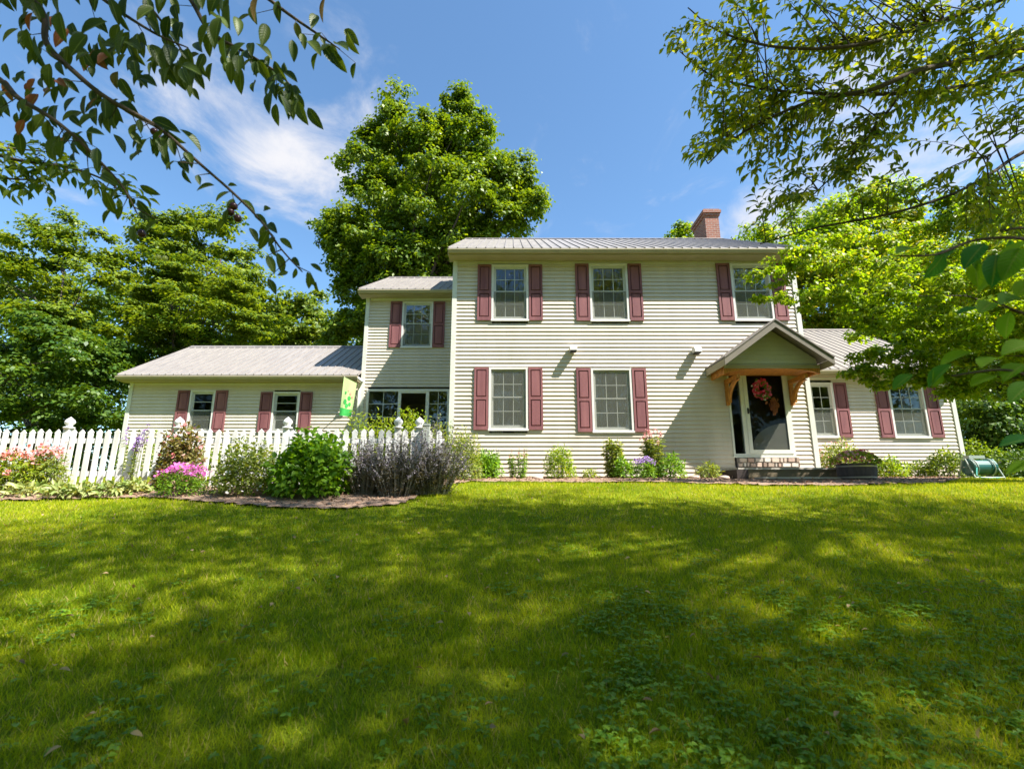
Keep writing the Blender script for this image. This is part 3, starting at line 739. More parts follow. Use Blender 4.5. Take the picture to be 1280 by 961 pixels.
m = MB(); m.box(s0 + .03, s1 - .06, YM - 1.33, YM - 1.305, .0, lb - .036); m.box(s0 + .03, s0 + .06, YM - 1.30, YM - .98, .0, lb - .036); m.box(s1 - .09, s1 - .06, YM - 1.30, YM - .98, .0, lb - .036); m.build('riser', 'brownwood', st)
m = MB(); m.box(stx0 - .02, stx0 + .2, YM - .99, YM - .95, .08, lt - .04); m.box(stx0 - .045, stx0 - .02, YM - .99, YM - .1, .08, lt - .04); m.build('skirt', mat('darkwood', (.06, .045, .04), (.04, .03, .03), rough=.9, bump=.4), st)

# ------------------------------------------------------------------ picket fence
FY = 8.6
fence = thing('picket_fence', 'white picket fence with capped posts running in front of the flower bed', 'fence', (-6, FY, .05))
posts = [-11.59, -9.67, -7.75, -5.83, -3.93, -1.99, -1.13]
def picket(m, x, z0, z1):
    w_, y = .043, FY - .03
    m.prism([(x - w_, z0), (x + w_, z0), (x + w_, z1 - .075), (x + w_ * 1.25, z1 - .06), (x, z1), (x - w_ * 1.25, z1 - .06), (x - w_, z1 - .075)], y - .02, y)
for a, b in zip(posts[:-1], posts[1:]):
    m = MB(); n = max(2, int(round((b - a - .12) / .1485))); gz = g1((a + b) / 2, FY)
    for k in range(n):
        x = a + .06 + (b - a - .12) * (k + .5) / n
        v0 = len(m.v); picket(m, x + random.uniform(-.005, .005), gz + .03, gz + 1.0 + random.uniform(-.012, .012)); tl = random.gauss(0, .012); yo = random.uniform(0, .004)
        for q_ in range(v0, len(m.v)): vx, vy, vz = m.v[q_]; m.v[q_] = (vx + (vz - gz - .4) * tl, vy - yo, vz)
    for z in (gz + .2, gz + .76): m.box(a + .05, b - .05, FY - .029, FY + .01, z, z + .085)
    m.build('picket_panel', 'fence', fence)
for x in posts[:-1] + [-1.62]:
    gz = g1(x, FY); m = MB(); m.box(x - .05, x + .05, FY - .05, FY + .05, gz - .1, gz + 1.02); p = m.build('post', 'fence', fence)
    m = MB(); m.lathe([(.085, 0), (.085, .025), (.05, .035), (.045, .055), (.075, .085), (.08, .12), (.06, .155), (.02, .19), (.004, .205)], (x, FY, gz + 1.02), 12); m.build('post_cap', 'fence', p, smooth=True)
gp = thing('garden_post', 'plain grey wooden post standing between the last white pickets', 'post', (-1.47, FY - .12, .1))
m = MB(); m.box(-1.52, -1.42, FY - .17, FY - .07, -.05, 1.12); m.build('post_shaft', 'greypost', gp); m = MB(); m.box(-1.528, -1.412, FY - .178, FY - .062, 1.12, 1.15); m.build('post_top', 'greypost', gp)

# ------------------------------------------------------------------ garden flag on an angled pole
fq = at(430, 470, 13.7)
fg = thing('garden_flag', 'pale green garden flag with leaf pattern hanging at the corner of the garage wing', 'flag', (fq[0], 13.7, fq[2]))
a, b, c_, d = at(430, 471, 13.7), at(446, 479, 13.75), at(439, 521, 13.7), at(424, 519, 13.65)
m = MB(); m.tube([(-4.62, 14.5, b[2] - .35), (-4.7, 14.2, b[2] + .0), (a[0] - .05, 13.68, a[2] + .07)], .013); m.build('pole', 'greywood', fg)
def fl_pt(u, v, off=0):
    A = np.array(a) * (1 - u) + np.array(b) * u; B = np.array(d) * (1 - u) + np.array(c_) * u
    p = A * (1 - v) + B * v; p[1] += .03 * math.sin(u * 7 + v * 3) * v - off; return p
m = MB(); nu, nv = 8, 16
m.add([fl_pt(i / nu, j / nv) for j in range(nv + 1) for i in range(nu + 1)], [(j * (nu + 1) + i, j * (nu + 1) + i + 1, (j + 1) * (nu + 1) + i + 1, (j + 1) * (nu + 1) + i) for j in range(nv) for i in range(nu)])
m.build('cloth', 'flag', fg)
m = MB(); m.add([fl_pt(i / nu, .8 + .2 * j / 4, .006) for j in range(5) for i in range(nu + 1)], [(j * (nu + 1) + i, j * (nu + 1) + i + 1, (j + 1) * (nu + 1) + i + 1, (j + 1) * (nu + 1) + i) for j in range(4) for i in range(nu)])
for uu, vv, s in ((.35, .62, .13), (.62, .5, .12), (.5, .72, .12), (.7, .66, .1), (.3, .38, .07)):
    m.add([fl_pt(uu + s * math.cos(t), vv + s * .55 * math.sin(t), .006) for t in np.linspace(0, 2 * math.pi, 9)[:-1]], [tuple(range(8))])
m.build('green_motif', 'flaggreen', fg)
m = MB()
for uu, vv, s in ((.68, .36, .09), (.82, .44, .08), (.5, .3, .05)): m.add([fl_pt(uu + s * math.cos(t), vv + s * .5 * math.sin(t), .009) for t in np.linspace(0, 2 * math.pi, 9)[:-1]], [tuple(range(8))])
m.build('pink_motif', 'flagpink', fg)
# ------------------------------------------------------------------ lawn, beds
xs = np.concatenate([np.linspace(-250, -20, 24)[:-1], np.linspace(-20, 20, 161), np.linspace(20, 250, 24)[1:]])
ys = np.concatenate([np.linspace(-120, -6, 16)[:-1], np.linspace(-6, 24, 151), np.linspace(24, 400, 26)[1:]])
XX, YY = np.meshgrid(xs, ys); ZZ = ground(XX, YY)
V = np.stack([XX.ravel(), YY.ravel(), ZZ.ravel()], 1); nx = len(xs)
ii, jj = np.meshgrid(np.arange(nx - 1), np.arange(len(ys) - 1)); q = (jj * nx + ii).ravel()
lawn = npmesh('lawn', V, np.stack([q, q + 1, q + nx + 1, q + nx], 1), 'lawn', smooth=True); tag(lawn, kind='structure')
def onground(px, py):
    """where the sight line of a photo pixel meets the ground"""
    lo, hi = .5, 30.
    for _ in range(40):
        m_ = (lo + hi) / 2; q = at(px, py, m_)
        if q[2] < g1(q[0], m_): hi = m_
        else: lo = m_
    q = at(px, py, lo); return q[0], lo
bedpx = [(-160, 628), (0, 627), (100, 625), (180, 623), (300, 632), (345, 636), (440, 637), (500, 632), (535, 616), (560, 607), (590, 603), (650, 603.5), (760, 604), (900, 606), (960, 608), (1060, 608), (1110, 606), (1180, 604.5)]
edge = [onground(*p) for p in bedpx]
bed = edge + [(12.6, 13.72), (7.3, 13.72), (7.3, 11.8), (-1.4, 11.8), (-1.4, 8.75), (-13, 8.75), (-13, edge[0][1])]
gx, gyy = np.meshgrid(np.arange(-13, 12.7, .07), np.arange(5.5, 13.8, .07))
cx_, cy_ = gx[:-1, :-1].ravel() + .035, gyy[:-1, :-1].ravel() + .035
inb = inpoly(cx_, cy_, bed); nx = gx.shape[1]
ii, jj = np.meshgrid(np.arange(gx.shape[1] - 1), np.arange(gx.shape[0] - 1)); q = (jj * nx + ii).ravel()[inb]
V = np.stack([gx.ravel(), gyy.ravel(), ground(gx.ravel(), gyy.ravel()) + .022 + rng.uniform(0, .022, gx.size)], 1)
Fq = np.stack([q, q + 1, q + nx + 1, q + nx], 1); used, inv = np.unique(Fq, return_inverse=True)
tag(npmesh('garden_bed', V[used], inv.reshape(Fq.shape), 'mulch'), kind='structure')
n = 16000; px_ = rng.uniform(-10, 12.5, n); py_ = rng.uniform(6, 13.7, n); k = inpoly(px_, py_, bed); px_, py_ = px_[k], py_[k]
P = np.stack([px_, py_, ground(px_, py_) + .045], 1); n = len(P); Dd = rdir(n); Dd[:, 2] *= .3
o = leaves('mulch_chips', RH, P, Dd, np.tile([0, 0, 1.], (n, 1)) + rdir(n) * .6, rng.uniform(.03, .09, n), rng.uniform(.015, .03, n), 'chip'); tag(o, 'pinkish brown bark chips spread over the flower beds', 'mulch', kind='stuff')
# ---- grass blades
def blades(n, y0, y1, xm, L0, L1, W, powr=1.):
    y = y0 + (y1 - y0) * rng.uniform(0, 1, n) ** powr; x = rng.uniform(-1, 1, n) * (1.12 * y + xm)
    k = ~inpoly(x, y, bed) & ~((y > YM - .05) & (x > XL - 4) & (x < 13)); x, y = x[k], y[k]; n = len(x)
    # tufts: taller and denser patches
    h = .5 + .5 * np.sin(x * 5.1 + np.sin(y * 4.3) * 2) * np.sin(y * 6.7 + np.cos(x * 3.9) * 2)
    P = np.stack([x, y, ground(x, y) - .004], 1)
    D = rdir(n) * rng.uniform(.35, 1.0, (n, 1)); D[:, 2] = 1; D = unit(D)
    Nn = unit(rdir(n) * [1, 1, .2])
    L = rng.uniform(L0, L1, n) * (.75 + .45 * h)
    V, Fq, kk = scatter(BLADE, P, D, Nn, L, W * rng.uniform(.7, 1.4, n))
    t = np.clip(rng.normal(.42, .28, n) - .2 * h, 0, 1); t = np.where(rng.uniform(0, 1, n) < .05, 1.6, t)
    return V, Fq, t
parts = [blades(110000, 1.2, 3.2, 1.2, .035, .075, .0042), blades(170000, 3.0, 6.0, 1.2, .035, .075, .006), blades(190000, 5.8, 11.7, 1.8, .035, .07, .009), blades(30000, 11.5, 16, 3, .05, .10, .014)]
Vs = np.concatenate([p[0] for p in parts]); off = np.cumsum([0] + [len(p[0]) for p in parts[:-1]])
Fs = np.concatenate([p[1] + o_ for p, o_ in zip(parts, off)]); ts = np.concatenate([p[2] for p in parts])
tag(npmesh('grass', Vs, Fs, 'grass', tint=ts), 'mown yellow-green grass covering the sloping front lawn', 'grass', kind='stuff')
# ---- weeds and clover
P = []
for k in range(520):
    if k < 330: y = rng.uniform(1.6, 4.2); x = rng.uniform(.15, 1.1) * y
    else: y = rng.uniform(1.7, 6.5); x = rng.uniform(-1.1, 1.1) * y
    m_ = rng.integers(2, 22); r_ = rng.uniform(.05, .26)
    a_ = rng.uniform(0, 6.28, m_); q = r_ * np.sqrt(rng.uniform(0, 1, m_)); P.append(np.stack([x + q * np.cos(a_), y + q * np.sin(a_), np.zeros(m_)], 1))
P = np.concatenate(P); P[:, 2] = ground(P[:, 0], P[:, 1]) + rng.uniform(.02, .055, len(P))
Q = []; D = []
for j in range(3):
    a_ = rng.uniform(0, 6.28, len(P)) if j == 0 else a_ + 2.1; D.append(np.stack([np.cos(a_), np.sin(a_), np.full(len(P), .12)], 1)); Q.append(P)
Q = np.concatenate(Q); D = np.concatenate(D); s = rng.uniform(.010, .034, len(Q))
o = leaves('clover', OVAL, Q, D, np.tile([0, 0, 1.], (len(Q), 1)) + rdir(len(Q)) * .35, s, s * .8, 'clover'); tag(o, 'low clover and broad-leaved weeds growing in the shaded near lawn', 'clover', kind='stuff')

# dead leaves and a few daisies on the turf
n = 260; y_ = rng.uniform(1.8, 10.2, n); x_ = rng.uniform(-1.1, 1.1, n) * y_; P = np.stack([x_, y_, ground(x_, y_) + .05], 1)
o = leaves('fallen_leaves', OVAL, P, rdir(n) * [1, 1, .3], np.tile([0, 0, 1.], (n, 1)) + rdir(n) * .5, rng.uniform(.03, .06, n), rng.uniform(.015, .03, n), leafmat('deadleaf', (.20, .13, .06), (.42, .30, .14), tr=.2)); tag(o, 'dry brown and yellow leaves fallen on the lawn', 'leaves', kind='stuff')
# ------------------------------------------------------------------ plants
def place(px, Y): x = at(px, 598, Y)[0]; return x, Y, g1(x, Y)
PX = lambda Y: F / (Y * CT + .1)
def mound(name, label, px, Y, w, h, m, leaf=.07, n=900, tpl=OVAL, asp=.55, group=None, fl=None, nf=0, fs=.04, ftop=.75, cat='shrub', nst=18, part='foliage', dens=1., dep=None, stem='stem'):
    """bushy plant: stems fanning from the base, leaves through its volume, flowers near the top"""
    x, y, z = place(px, Y); t = thing(name, label, cat, (x, y, z), group)
    n = int(n * dens * 1.5); u = rdir(n); u[:, 2] = np.abs(u[:, 2]) ** .8; r_ = rng.uniform(.25, 1, n) ** .45
    lump = 1 + .16 * np.sin(u[:, 0] * 5 + px) * np.cos(u[:, 1] * 4 + u[:, 2] * 5) + rng.normal(0, .06, n)
    dp = dep or w * .9
    P = np.stack([x + u[:, 0] * r_ * lump * w / 2, y + u[:, 1] * r_ * lump * dp / 2, z + .03 + u[:, 2] * r_ * lump * h * .95], 1)
    Nn = unit(u * .6 + [0, -.1, .5] + rdir(n) * .45); D = unit(u * .8 + rdir(n) * .7 + [0, 0, -.15])
    s = leaf * rng.uniform(.6, 1.25, n); leaves(part, tpl, P, D, Nn, s, s * asp, m, t)
    mb = MB()
    for k in range(nst):
        a_ = rng.uniform(0, 6.28); q = rng.uniform(.2, .8); e = (x + math.cos(a_) * q * w / 2, y + math.sin(a_) * q * dp / 2, z + h * rng.uniform(.5, .85))
        mb.tube([(x + math.cos(a_) * q * w * .12, y + math.sin(a_) * q * dp * .12, z - .02), ((x * .6 + e[0] * .4), (y * .6 + e[1] * .4), z + h * .4), e], [.007, .005, .003], 4, cap=False)
    mb.build('stems', stem, t)
    if fl:
        u = rdir(nf); u[:, 2] = np.abs(u[:, 2]) * (1 if ftop < .9 else .3) + (ftop > .9)
        if ftop > .9: u[:, 2] = 1.0; qq = np.sqrt(rng.uniform(0, 1, nf)) * rng.uniform(.6, 1.05, nf); aa = rng.uniform(0, 6.28, nf); P = np.stack([x + np.cos(aa) * qq * w * .5, y + np.sin(aa) * qq * dp * .5, z + h * (1.06 - .26 * qq ** 2 + rng.normal(0, .07, nf) + .08 * np.sin(aa * 3))], 1)
        else: u = unit(u); P = np.stack([x + u[:, 0] * w * .52, y + u[:, 1] * dp * .52, z + .04 + u[:, 2] * h * 1.0], 1)
        leaves('blossoms', DISC, P, rdir(nf), np.tile([0, -.7, .7], (nf, 1)) + rdir(nf) * .5, fs * rng.uniform(.7, 1.3, nf), fs, fl, t)
    return t
def spires(name, label, px, Y, w, h, m, fl=None, ns=14, leaf=.08, lean=.18, fh=.22, fs=.028, nper=30, group=None, cat='plant', asp=.28, fden=60, dep=None):
    """upright stems with leaves all along and a flower head on top"""
    x, y, z = place(px, Y); t = thing(name, label, cat, (x, y, z), group); dp = dep or w * .8
    mb = MB(); P = []; D = []; Nn = []; FP = []
    for k in range(ns):
        a_ = rng.uniform(0, 6.28); q = math.sqrt(rng.uniform(0, 1)); bx, by = x + math.cos(a_) * q * w * .32, y + math.sin(a_) * q * dp * .32
        hh = h * rng.uniform(.72, 1.0); e = np.array([bx + math.cos(a_) * q * w * lean + rng.normal() * .02, by + math.sin(a_) * q * dp * lean, z + hh]); b = np.array([bx, by, z - .02])
        mid = b * .5 + e * .5 + np.array([rng.normal() * .02, 0, .02]); mb.tube([b, mid, e], [.006, .005, .003], 4, cap=False)
        ts_ = rng.uniform(.06, .93 if not fl else .82, int(nper * 1.7))
        for tt in ts_:
            p = b * (1 - tt) + e * tt; an = rng.uniform(0, 6.28); P.append(p); D.append((math.cos(an), math.sin(an), .35 - .5 * rng.uniform())); Nn.append((rng.normal() * .3, rng.normal() * .3, 1))
        if fl:
            for j in range(fden):
                tt = 1 - fh * rng.uniform(); rad = .012 + .045 * rng.uniform() * min(1, (1 - tt) / fh + .3); an = rng.uniform(0, 6.28)
                FP.append(b * (1 - tt) + e * tt + np.array([math.cos(an) * rad, math.sin(an) * rad, .01]))
    mb.build('stems', 'stem', t); n = len(P); s = leaf * rng.uniform(.6, 1.2, n)
    leaves('foliage', LANCE, np.array(P), np.array(D), np.array(Nn), s, s * asp, m, t)
    if fl: n = len(FP); leaves('blossoms', DISC, np.array(FP), rdir(n), np.tile([0, -.6, .5], (n, 1)) + rdir(n) * .8, fs * rng.uniform(.6, 1.3, n), fs, fl, t)
    return t
def straps(name, label, px, Y, w, h, m, n=90, fl=None, nf=8, fs=.07, group=None, cat='plant', wd=.02, fz=1.1, ff=1.):
    """arching strap leaves from one crown, flower scapes above"""
    x, y, z = place(px, Y); t = thing(name, label, cat, (x, y, z), group)
    a_ = rng.uniform(0, 6.28, n); P = np.stack([x + rng.normal(0, w * .08, n), y + rng.normal(0, w * .08, n), np.full(n, z - .01)], 1)
    q = rng.uniform(.15, 1, n); D = unit(np.stack([np.cos(a_) * q * w, np.sin(a_) * q * w, np.full(n, h * 1.5)], 1)); out_ = np.stack([-np.cos(a_), -np.sin(a_), np.full(n, .3)], 1)
    L = np.hypot(h, w / 2) * rng.uniform(.7, 1.1, n); leaves('foliage', STRAP, P, D, out_, L, wd, m, t)
    if fl:
        mb = MB(); FP = []
        for k in range(nf):
            a2 = rng.uniform(0, 6.28); e = (x + math.cos(a2) * w * .42 * rng.uniform(.2, 1), y + math.sin(a2) * w * .3 * rng.uniform(.2, 1), z + h * fz * rng.uniform(.7, 1.45))
            mb.tube([(x, y, z), ((x + e[0]) / 2, (y + e[1]) / 2, z + h * .6), e], .004, 4, cap=False)
            for j in range(6): FP.append((np.array(e), a2 + j * 1.047))
        mb.build('stems', 'stem', t)
        leaves('blossoms', OVAL, np.array([f[0] for f in FP]), np.array([(math.cos(f[1]), math.sin(f[1]), .55) for f in FP]), np.array([(-math.cos(f[1]), -math.sin(f[1]), .8) for f in FP]), fs * ff, fs * .5, fl, t)
    return t
# left bed, in front of the fence
HB = 'hostas edging the left bed'
mound('garden_phlox', 'leafy clump with coral flower heads at the left end of the picket fence', 18, 8.1, .95, .62, 'yellowg', .08, 900, LANCE, .3, fl='coral', nf=150, fs=.05, ftop=.95, cat='flower', dep=.5)
mound('garden_phlox', 'clump with pink flower heads just left of the first tall capped fence post', 55, 8.25, .7, .68, 'pale', .08, 700, LANCE, .3, fl='pink', nf=120, fs=.05, ftop=.95, cat='flower', dep=.4)
spires('bee_balm', 'leafy clump with a few orange blooms at the far left of the bed', -12, 7.9, .9, .5, 'pale', 'coral', 16, .08, cat='flower', fden=16)
for i, (px, Y, w_, lab) in enumerate([(38, 7.78, .62, 'variegated hosta nearest the left edge of the photo'), (80, 7.72, .55, 'variegated hosta in front of the first tall capped post'), (112, 7.76, .5, 'low cream-edged hosta third from the left along the bed edge'), (142, 7.8, .48, 'small yellowing hosta left of the magenta phlox'), (172, 7.95, .42, 'smallest hosta tucked against the pickets beside the phlox')]):
    mound('hosta', lab, px, Y, w_ * .92, .17, 'hosta', .11, 110, OVAL, .4, group=HB, cat='hosta', nst=6, part='leaves')
spires('delphinium', 'tall purple flower spires rising above the pickets left of the rose bush', 160, 8.35, .35, 1.18, 'pale', 'violet', 7, .07, nper=16, fh=.3, fden=34, cat='flower')
mound('rose_bush', 'bronze and pink tinged climbing rose bush covering the fence post', 222, 8.3, .8, 1.08, 'bronze', .065, 1500, OVAL, .6, fl='pink', nf=70, fs=.06, ftop=.7, cat='rose bush', dep=.45)
mound('pink_phlox', 'low mound of magenta phlox in front of the rose bush', 229, 7.75, .78, .42, 'hydr', .05, 900, LANCE, .35, fl='magenta', nf=420, fs=.035, ftop=.95, cat='flower')
mound('mock_orange', 'loose light green shrub dotted with white blooms left of the big-leaved shrub', 308, 7.85, .95, .8, 'pale', .07, 1500, OVAL, .5, fl='whitefl', nf=110, fs=.04, ftop=.7)
mound('hydrangea', 'dense bright green big-leaved shrub in front of the fence', 389, 7.78, 1.15, .95, 'hydr', .095, 2000, OVAL, .72, cat='shrub')
GW = 'low shrubs along the garage wall'
for i_, (px, w_, h_, mm, lab) in enumerate([(172, 1.5, 1.25, 'maple', 'green shrub at the left corner of the garage wall behind the pickets'), (208, 1.4, 1.1, 'pale', 'pale green shrub left of the first garage window'), (250, 1.5, 1.0, 'maple', 'green shrub under the first garage window'),
        (296, 1.5, 1.15, 'yellowg', 'yellow-green shrub against the wall between the two garage windows'), (342, 1.5, 1.0, 'maple', 'green shrub under the second garage window'), (388, 1.4, 1.15, 'pale', 'pale green shrub right of the second garage window'), (426, 1.2, 1.2, 'yellowg', 'yellow-green shrub below the garden flag')]):
    mound('garage_shrub', lab, px, 13.4, w_, h_, mm, .08, 620, OVAL, .5, group=GW)
SG = 'grey-lavender sage bushes at the right end of the fence'
def sage(label, px, Y, w_, h, nb):
    x, y, z = place(px, Y); t = thing('russian_sage', label, 'sage bush', (x, y, z), SG); mb = MB(); P = []; D = []; FP = []
    for k in range(nb):
        a_ = rng.uniform(0, 6.28); q = rng.uniform(.05, 1); hh = h * rng.uniform(.55, 1.08) * (1.06 - .35 * q)
        b = np.array([x + math.cos(a_) * q * w_ * .28, y + math.sin(a_) * q * w_ * .2, z]); hh *= rng.uniform(.6, 1.1); e = b + np.array([math.cos(a_) * q * w_ * .42 + rng.normal() * .07, math.sin(a_) * q * w_ * .36, hh]); mid = b * .5 + e * .5 + np.array([0, 0, .1 * h])
        mb.tube([b, mid, e], [.004, .003, .0018], 3, cap=False)
        for tt in rng.uniform(.04, 1, 42):
            p = (b * (1 - tt) ** 2 + 2 * mid * tt * (1 - tt) + e * tt * tt); an = rng.uniform(0, 6.28)
            if tt > .6 and rng.uniform() < .75: FP.append(p + rng.normal(size=3) * .012)
            else: P.append(p); D.append((math.cos(an), math.sin(an), .5))
    mb.build('stems', mat('sagestem', (.30, .29, .26), (.22, .21, .19)), t); n = len(P); s = .055 * rng.uniform(.6, 1.3, n)
    leaves('foliage', LANCE, np.array(P), np.array(D), np.tile([0, 0, 1.], (n, 1)) + rdir(n) * .5, s, s * .3, 'silver', t)
    n = len(FP); leaves('blossoms', DISC, np.array(FP), rdir(n), rdir(n) + [0, -.5, .3], .02, .02, 'lilac', t)
sage('tall lavender-grey sage bush just right of the big-leaved shrub', 458, 7.95, .85, 1.02, 150)
sage('widest grey sage bush, dark at its foot, right of centre in the clump', 498, 7.8, 1.0, 1.05, 190)
sage('grey sage bush leaning out over the lawn edge at the bed corner', 540, 8.0, 1.1, 1.12, 190)
YG = 'yellow-green plants inside the fence'
mound('forsythia', 'yellow-green bush behind the pickets below the sliding door', 452, 9.3, 1.15, 1.28, 'yellowg', .075, 1700, LANCE, .4, group=YG, cat='bush')
mound('forsythia', 'yellow-green bush behind the fence in front of the dark middle door panel', 505, 9.5, 1.25, 1.38, 'yellowg', .075, 1800, LANCE, .4, group=YG, cat='bush')
mound('forsythia', 'small olive bush behind the fence against the corner of the main house', 552, 10.4, .8, 1.25, 'pale', .065, 1100, LANCE, .4, group=YG, cat='bush')
mound('goldenrod', 'airy yellow-green plant at the front left corner of the main house', 580, 10.2, .72, 1.0, 'pale', .07, 1400, LANCE, .3, fl='gold', nf=60, fs=.02, ftop=.7, cat='plant')
# foundation bed of the main house
spires('tall_phlox', 'bright green plant with tall thin budding stalks under the lower left window', 609, 11.2, .62, .72, 'hydr', 'whitefl', 16, .11, nper=34, fden=6, cat='plant', fs=.015)
mound('peony', 'rounded bright green plant low under the lower left window', 607, 11.05, .72, .6, 'hydr', .09, 620, LANCE, .35, cat='plant')
spires('coneflower', 'green plant topped with dusty pink plumes right of the lower left window', 649, 11.2, .5, .72, 'hydr', 'pink', 13, .08, nper=30, fden=12, fh=.3, fs=.018, cat='flower')
mound('boxwood', 'round bright lime bush alone between the two lower windows', 700, 11.1, .66, .72, 'lime', .07, 1100, LANCE, .32)
mound('sedum', 'tiny yellow-green plant between the lime bush and the second lower window', 738, 11.2, .36, .2, 'yellowg', .06, 160, LANCE, .4, cat='plant')
spires('tall_phlox', 'tall leafy plant below the left half of the second lower window', 767, 11.25, .5, 1.02, 'pale', None, 16, .11, nper=40, cat='plant', asp=.32)
mound('peony', 'low bright green plant at the foot of the tall one under the second window', 780, 10.95, .42, .45, 'hydr', .09, 300, LANCE, .35, cat='plant')
spires('tall_phlox', 'tallest leafy plant with pale flower heads right of the second lower window', 820, 11.25, .62, 1.15, 'pale', 'pink', 18, .11, nper=40, fden=14, fh=.12, cat='plant', asp=.32)
mound('astilbe', 'purple flowering clump between the two tall leafy plants', 806, 10.95, .58, .42, 'hydr', .06, 500, LANCE, .35, fl='violet', nf=300, fs=.028, ftop=.95, cat='flower')
mound('peony', 'low lime green plant at the left edge of the porch shadow', 840, 10.95, .6, .55, 'hydr', .09, 420, LANCE, .33, cat='plant')
mound('lady_fern', 'blue-green low plant in the porch shadow left of the steps', 886, 11.2, .55, .34, 'pale', .09, 260, LANCE, .3, cat='fern')
for px, lab in ((672, 'pale stone lying in the bed right of the pink plumes'), (868, 'rounded tan stone left of the fern'), (905, 'flat tan stone beside the steps')):
    x, y, z = place(px, 10.95); bm_ = MB(); bm_.lathe([(.10, 0), (.13, .03), (.11, .07), (.05, .09)], (x, y, z + .01), 9); o = bm_.build('stone', 'stone', None, smooth=True); tag(o, lab, 'stone', 'stones in the flower bed')
# right of the steps
mound('spirea', 'dusty pink and olive bush in the corner right of the steps', 1054, 12.4, 1.25, .95, 'pale', .06, 2400, OVAL, .5, fl='pink', nf=160, fs=.035, ftop=.7)
x, y, z = place(1072, 10.35)
pb = thing('flower_barrel', 'dark half-barrel planter overflowing with pink and red flowers', 'planter', (x, y, z))
m = MB(); m.lathe([(.30, 0), (.345, .12), (.36, .24), (.355, .34), (.33, .345), (.32, .30), (.02, .29)], (x, y, z), 22); m.build('barrel', 'barrel', pb, smooth=False)
for zz in (.05, .27): m = MB(); m.lathe([(.338 + .02 * (zz > .1), 0), (.343 + .022 * (zz > .1), .03), (.33, .03), (.33, 0)], (x, y, z + zz), 22); m.build('hoop', 'metal', pb)
n = 420; u = rdir(n); u[:, 2] = abs(u[:, 2]); P = np.array([x, y, z + .32]) + u * [.42, .40, .24]
leaves('foliage', OVAL, P, u + rdir(n) * .5, u + [0, 0, .5], .07, .045, 'yellowg', pb)
n = 120; u = rdir(n); u[:, 2] = abs(u[:, 2]); P = np.array([x, y, z + .34]) + u * [.42, .38, .28]; leaves('blossoms', DISC, P, rdir(n), u + [0, -.4, .3], .055, .055, 'pink', pb)
n = 70; u = rdir(n); u[:, 2] = abs(u[:, 2]); P = np.array([x + .12, y, z + .36]) + u * [.28, .3, .28]; leaves('red_blossoms', DISC, P, rdir(n), u + [0, -.4, .3], .05, .05, leafmat('redfl', (.7, .04, .12), (.8, .10, .25), trc=(1, 1, 1)), pb)
mound('geranium_mound', 'bright lime green low mound right of the barrel planter', 1110, 11.9, .85, .5, 'lime', .07, 700, OVAL, .6, cat='plant')
GS = 'green bushes along the east wing'
mound('rhododendron', 'small dull green bush at the foot of the east wing, left of the larger ones', 1150, 13.0, .8, .45, 'forest', .08, 420, OVAL, .4, group=GS)
mound('rhododendron', 'mid green bush beneath the right corner of the east wing', 1188, 12.6, 1.1, .7, 'forest', .09, 900, OVAL, .4, group=GS)
mound('rhododendron', 'lighter green bush behind the hose reel', 1225, 14.4, 1.6, 1.15, 'maple', .09, 1200, OVAL, .45, group=GS)
mound('rhododendron', 'dark green bush at the right edge of the photo beyond the hose reel', 1275, 13.0, 1.3, .8, 'deep', .09, 900, OVAL, .45, group=GS)
# hose reel
x, y, z = place(1227, 11.7)
hr = thing('hose_reel', 'teal garden hose reel with pale coiled hose on the lawn edge', 'hose reel', (x, y, z))
m = MB(); pr = [(.15, -.28), (.19, -.27), (.19, -.22), (.17, -.2), (.17, .2), (.19, .22), (.19, .27), (.15, .28)]
seg = 20; vs_ = []; fs_ = []
for r_, q in pr:
    for j in range(seg): t_ = 2 * math.pi * j / seg; vs_.append((x + q, y + r_ * math.cos(t_), z + .27 + r_ * math.sin(t_)))
for i in range(len(pr) - 1):
    for j in range(seg): k = (j + 1) % seg; fs_.append((i * seg + j, i * seg + k, (i + 1) * seg + k, (i + 1) * seg + j))
fs_ += [tuple(range(seg)), tuple(range((len(pr) - 1) * seg, len(pr) * seg))[::-1]]
m.add(vs_, fs_); m.build('drum', 'teal', hr, smooth=False)
m = MB()
for s in (-1, 1):
    m.tube([(x + s * .33, y - .22, z + .0), (x + s * .32, y - .02, z + .46), (x + s * .32, y + .05, z + .46), (x + s * .33, y + .24, z)], .016, 6)
m.tube([(x - .33, y - .22, z + .03), (x + .33, y - .22, z + .03)], .015); m.tube([(x - .33, y + .24, z + .03), (x + .33, y + .24, z + .03)], .015); m.tube([(x - .36, y, z + .27), (x + .44, y, z + .27)], .018)
m.build('stand', 'palehose', hr)
m = MB(); m.box(x - .25, x + .12, y - .06, y + .10, z + .47, z + .54); m.build('hose_guide', 'palehose', hr)
m = MB(); m.tube([(x + .43, y, z + .27), (x + .43, y - .03, z + .38), (x + .50, y - .03, z + .38)], .012); m.build('crank_handle', 'dark', hr)
for off_, rr in ((-.235, .185), (-.20, .2), (.19, .195)):
    m = MB(); m.tube([(x + off_ + .015 * math.sin(t_ * 2), y + rr * math.cos(t_), z + .27 + rr * math.sin(t_)) for t_ in np.linspace(0, 2 * math.pi, 22)], .014, 6, cap=False); m.build('hose_coil', 'palehose', hr, smooth=True)
m = MB(); m.tube([(x - .24, y - .19, z + .25), (x - .36, y - .28, z + .08), (x - .32, y - .33, z + .02), (x - .1, y - .36, z + .015), (x + .1, y - .34, z + .02)], .013, 6); m.build('hose_end', 'hose', hr, smooth=True)
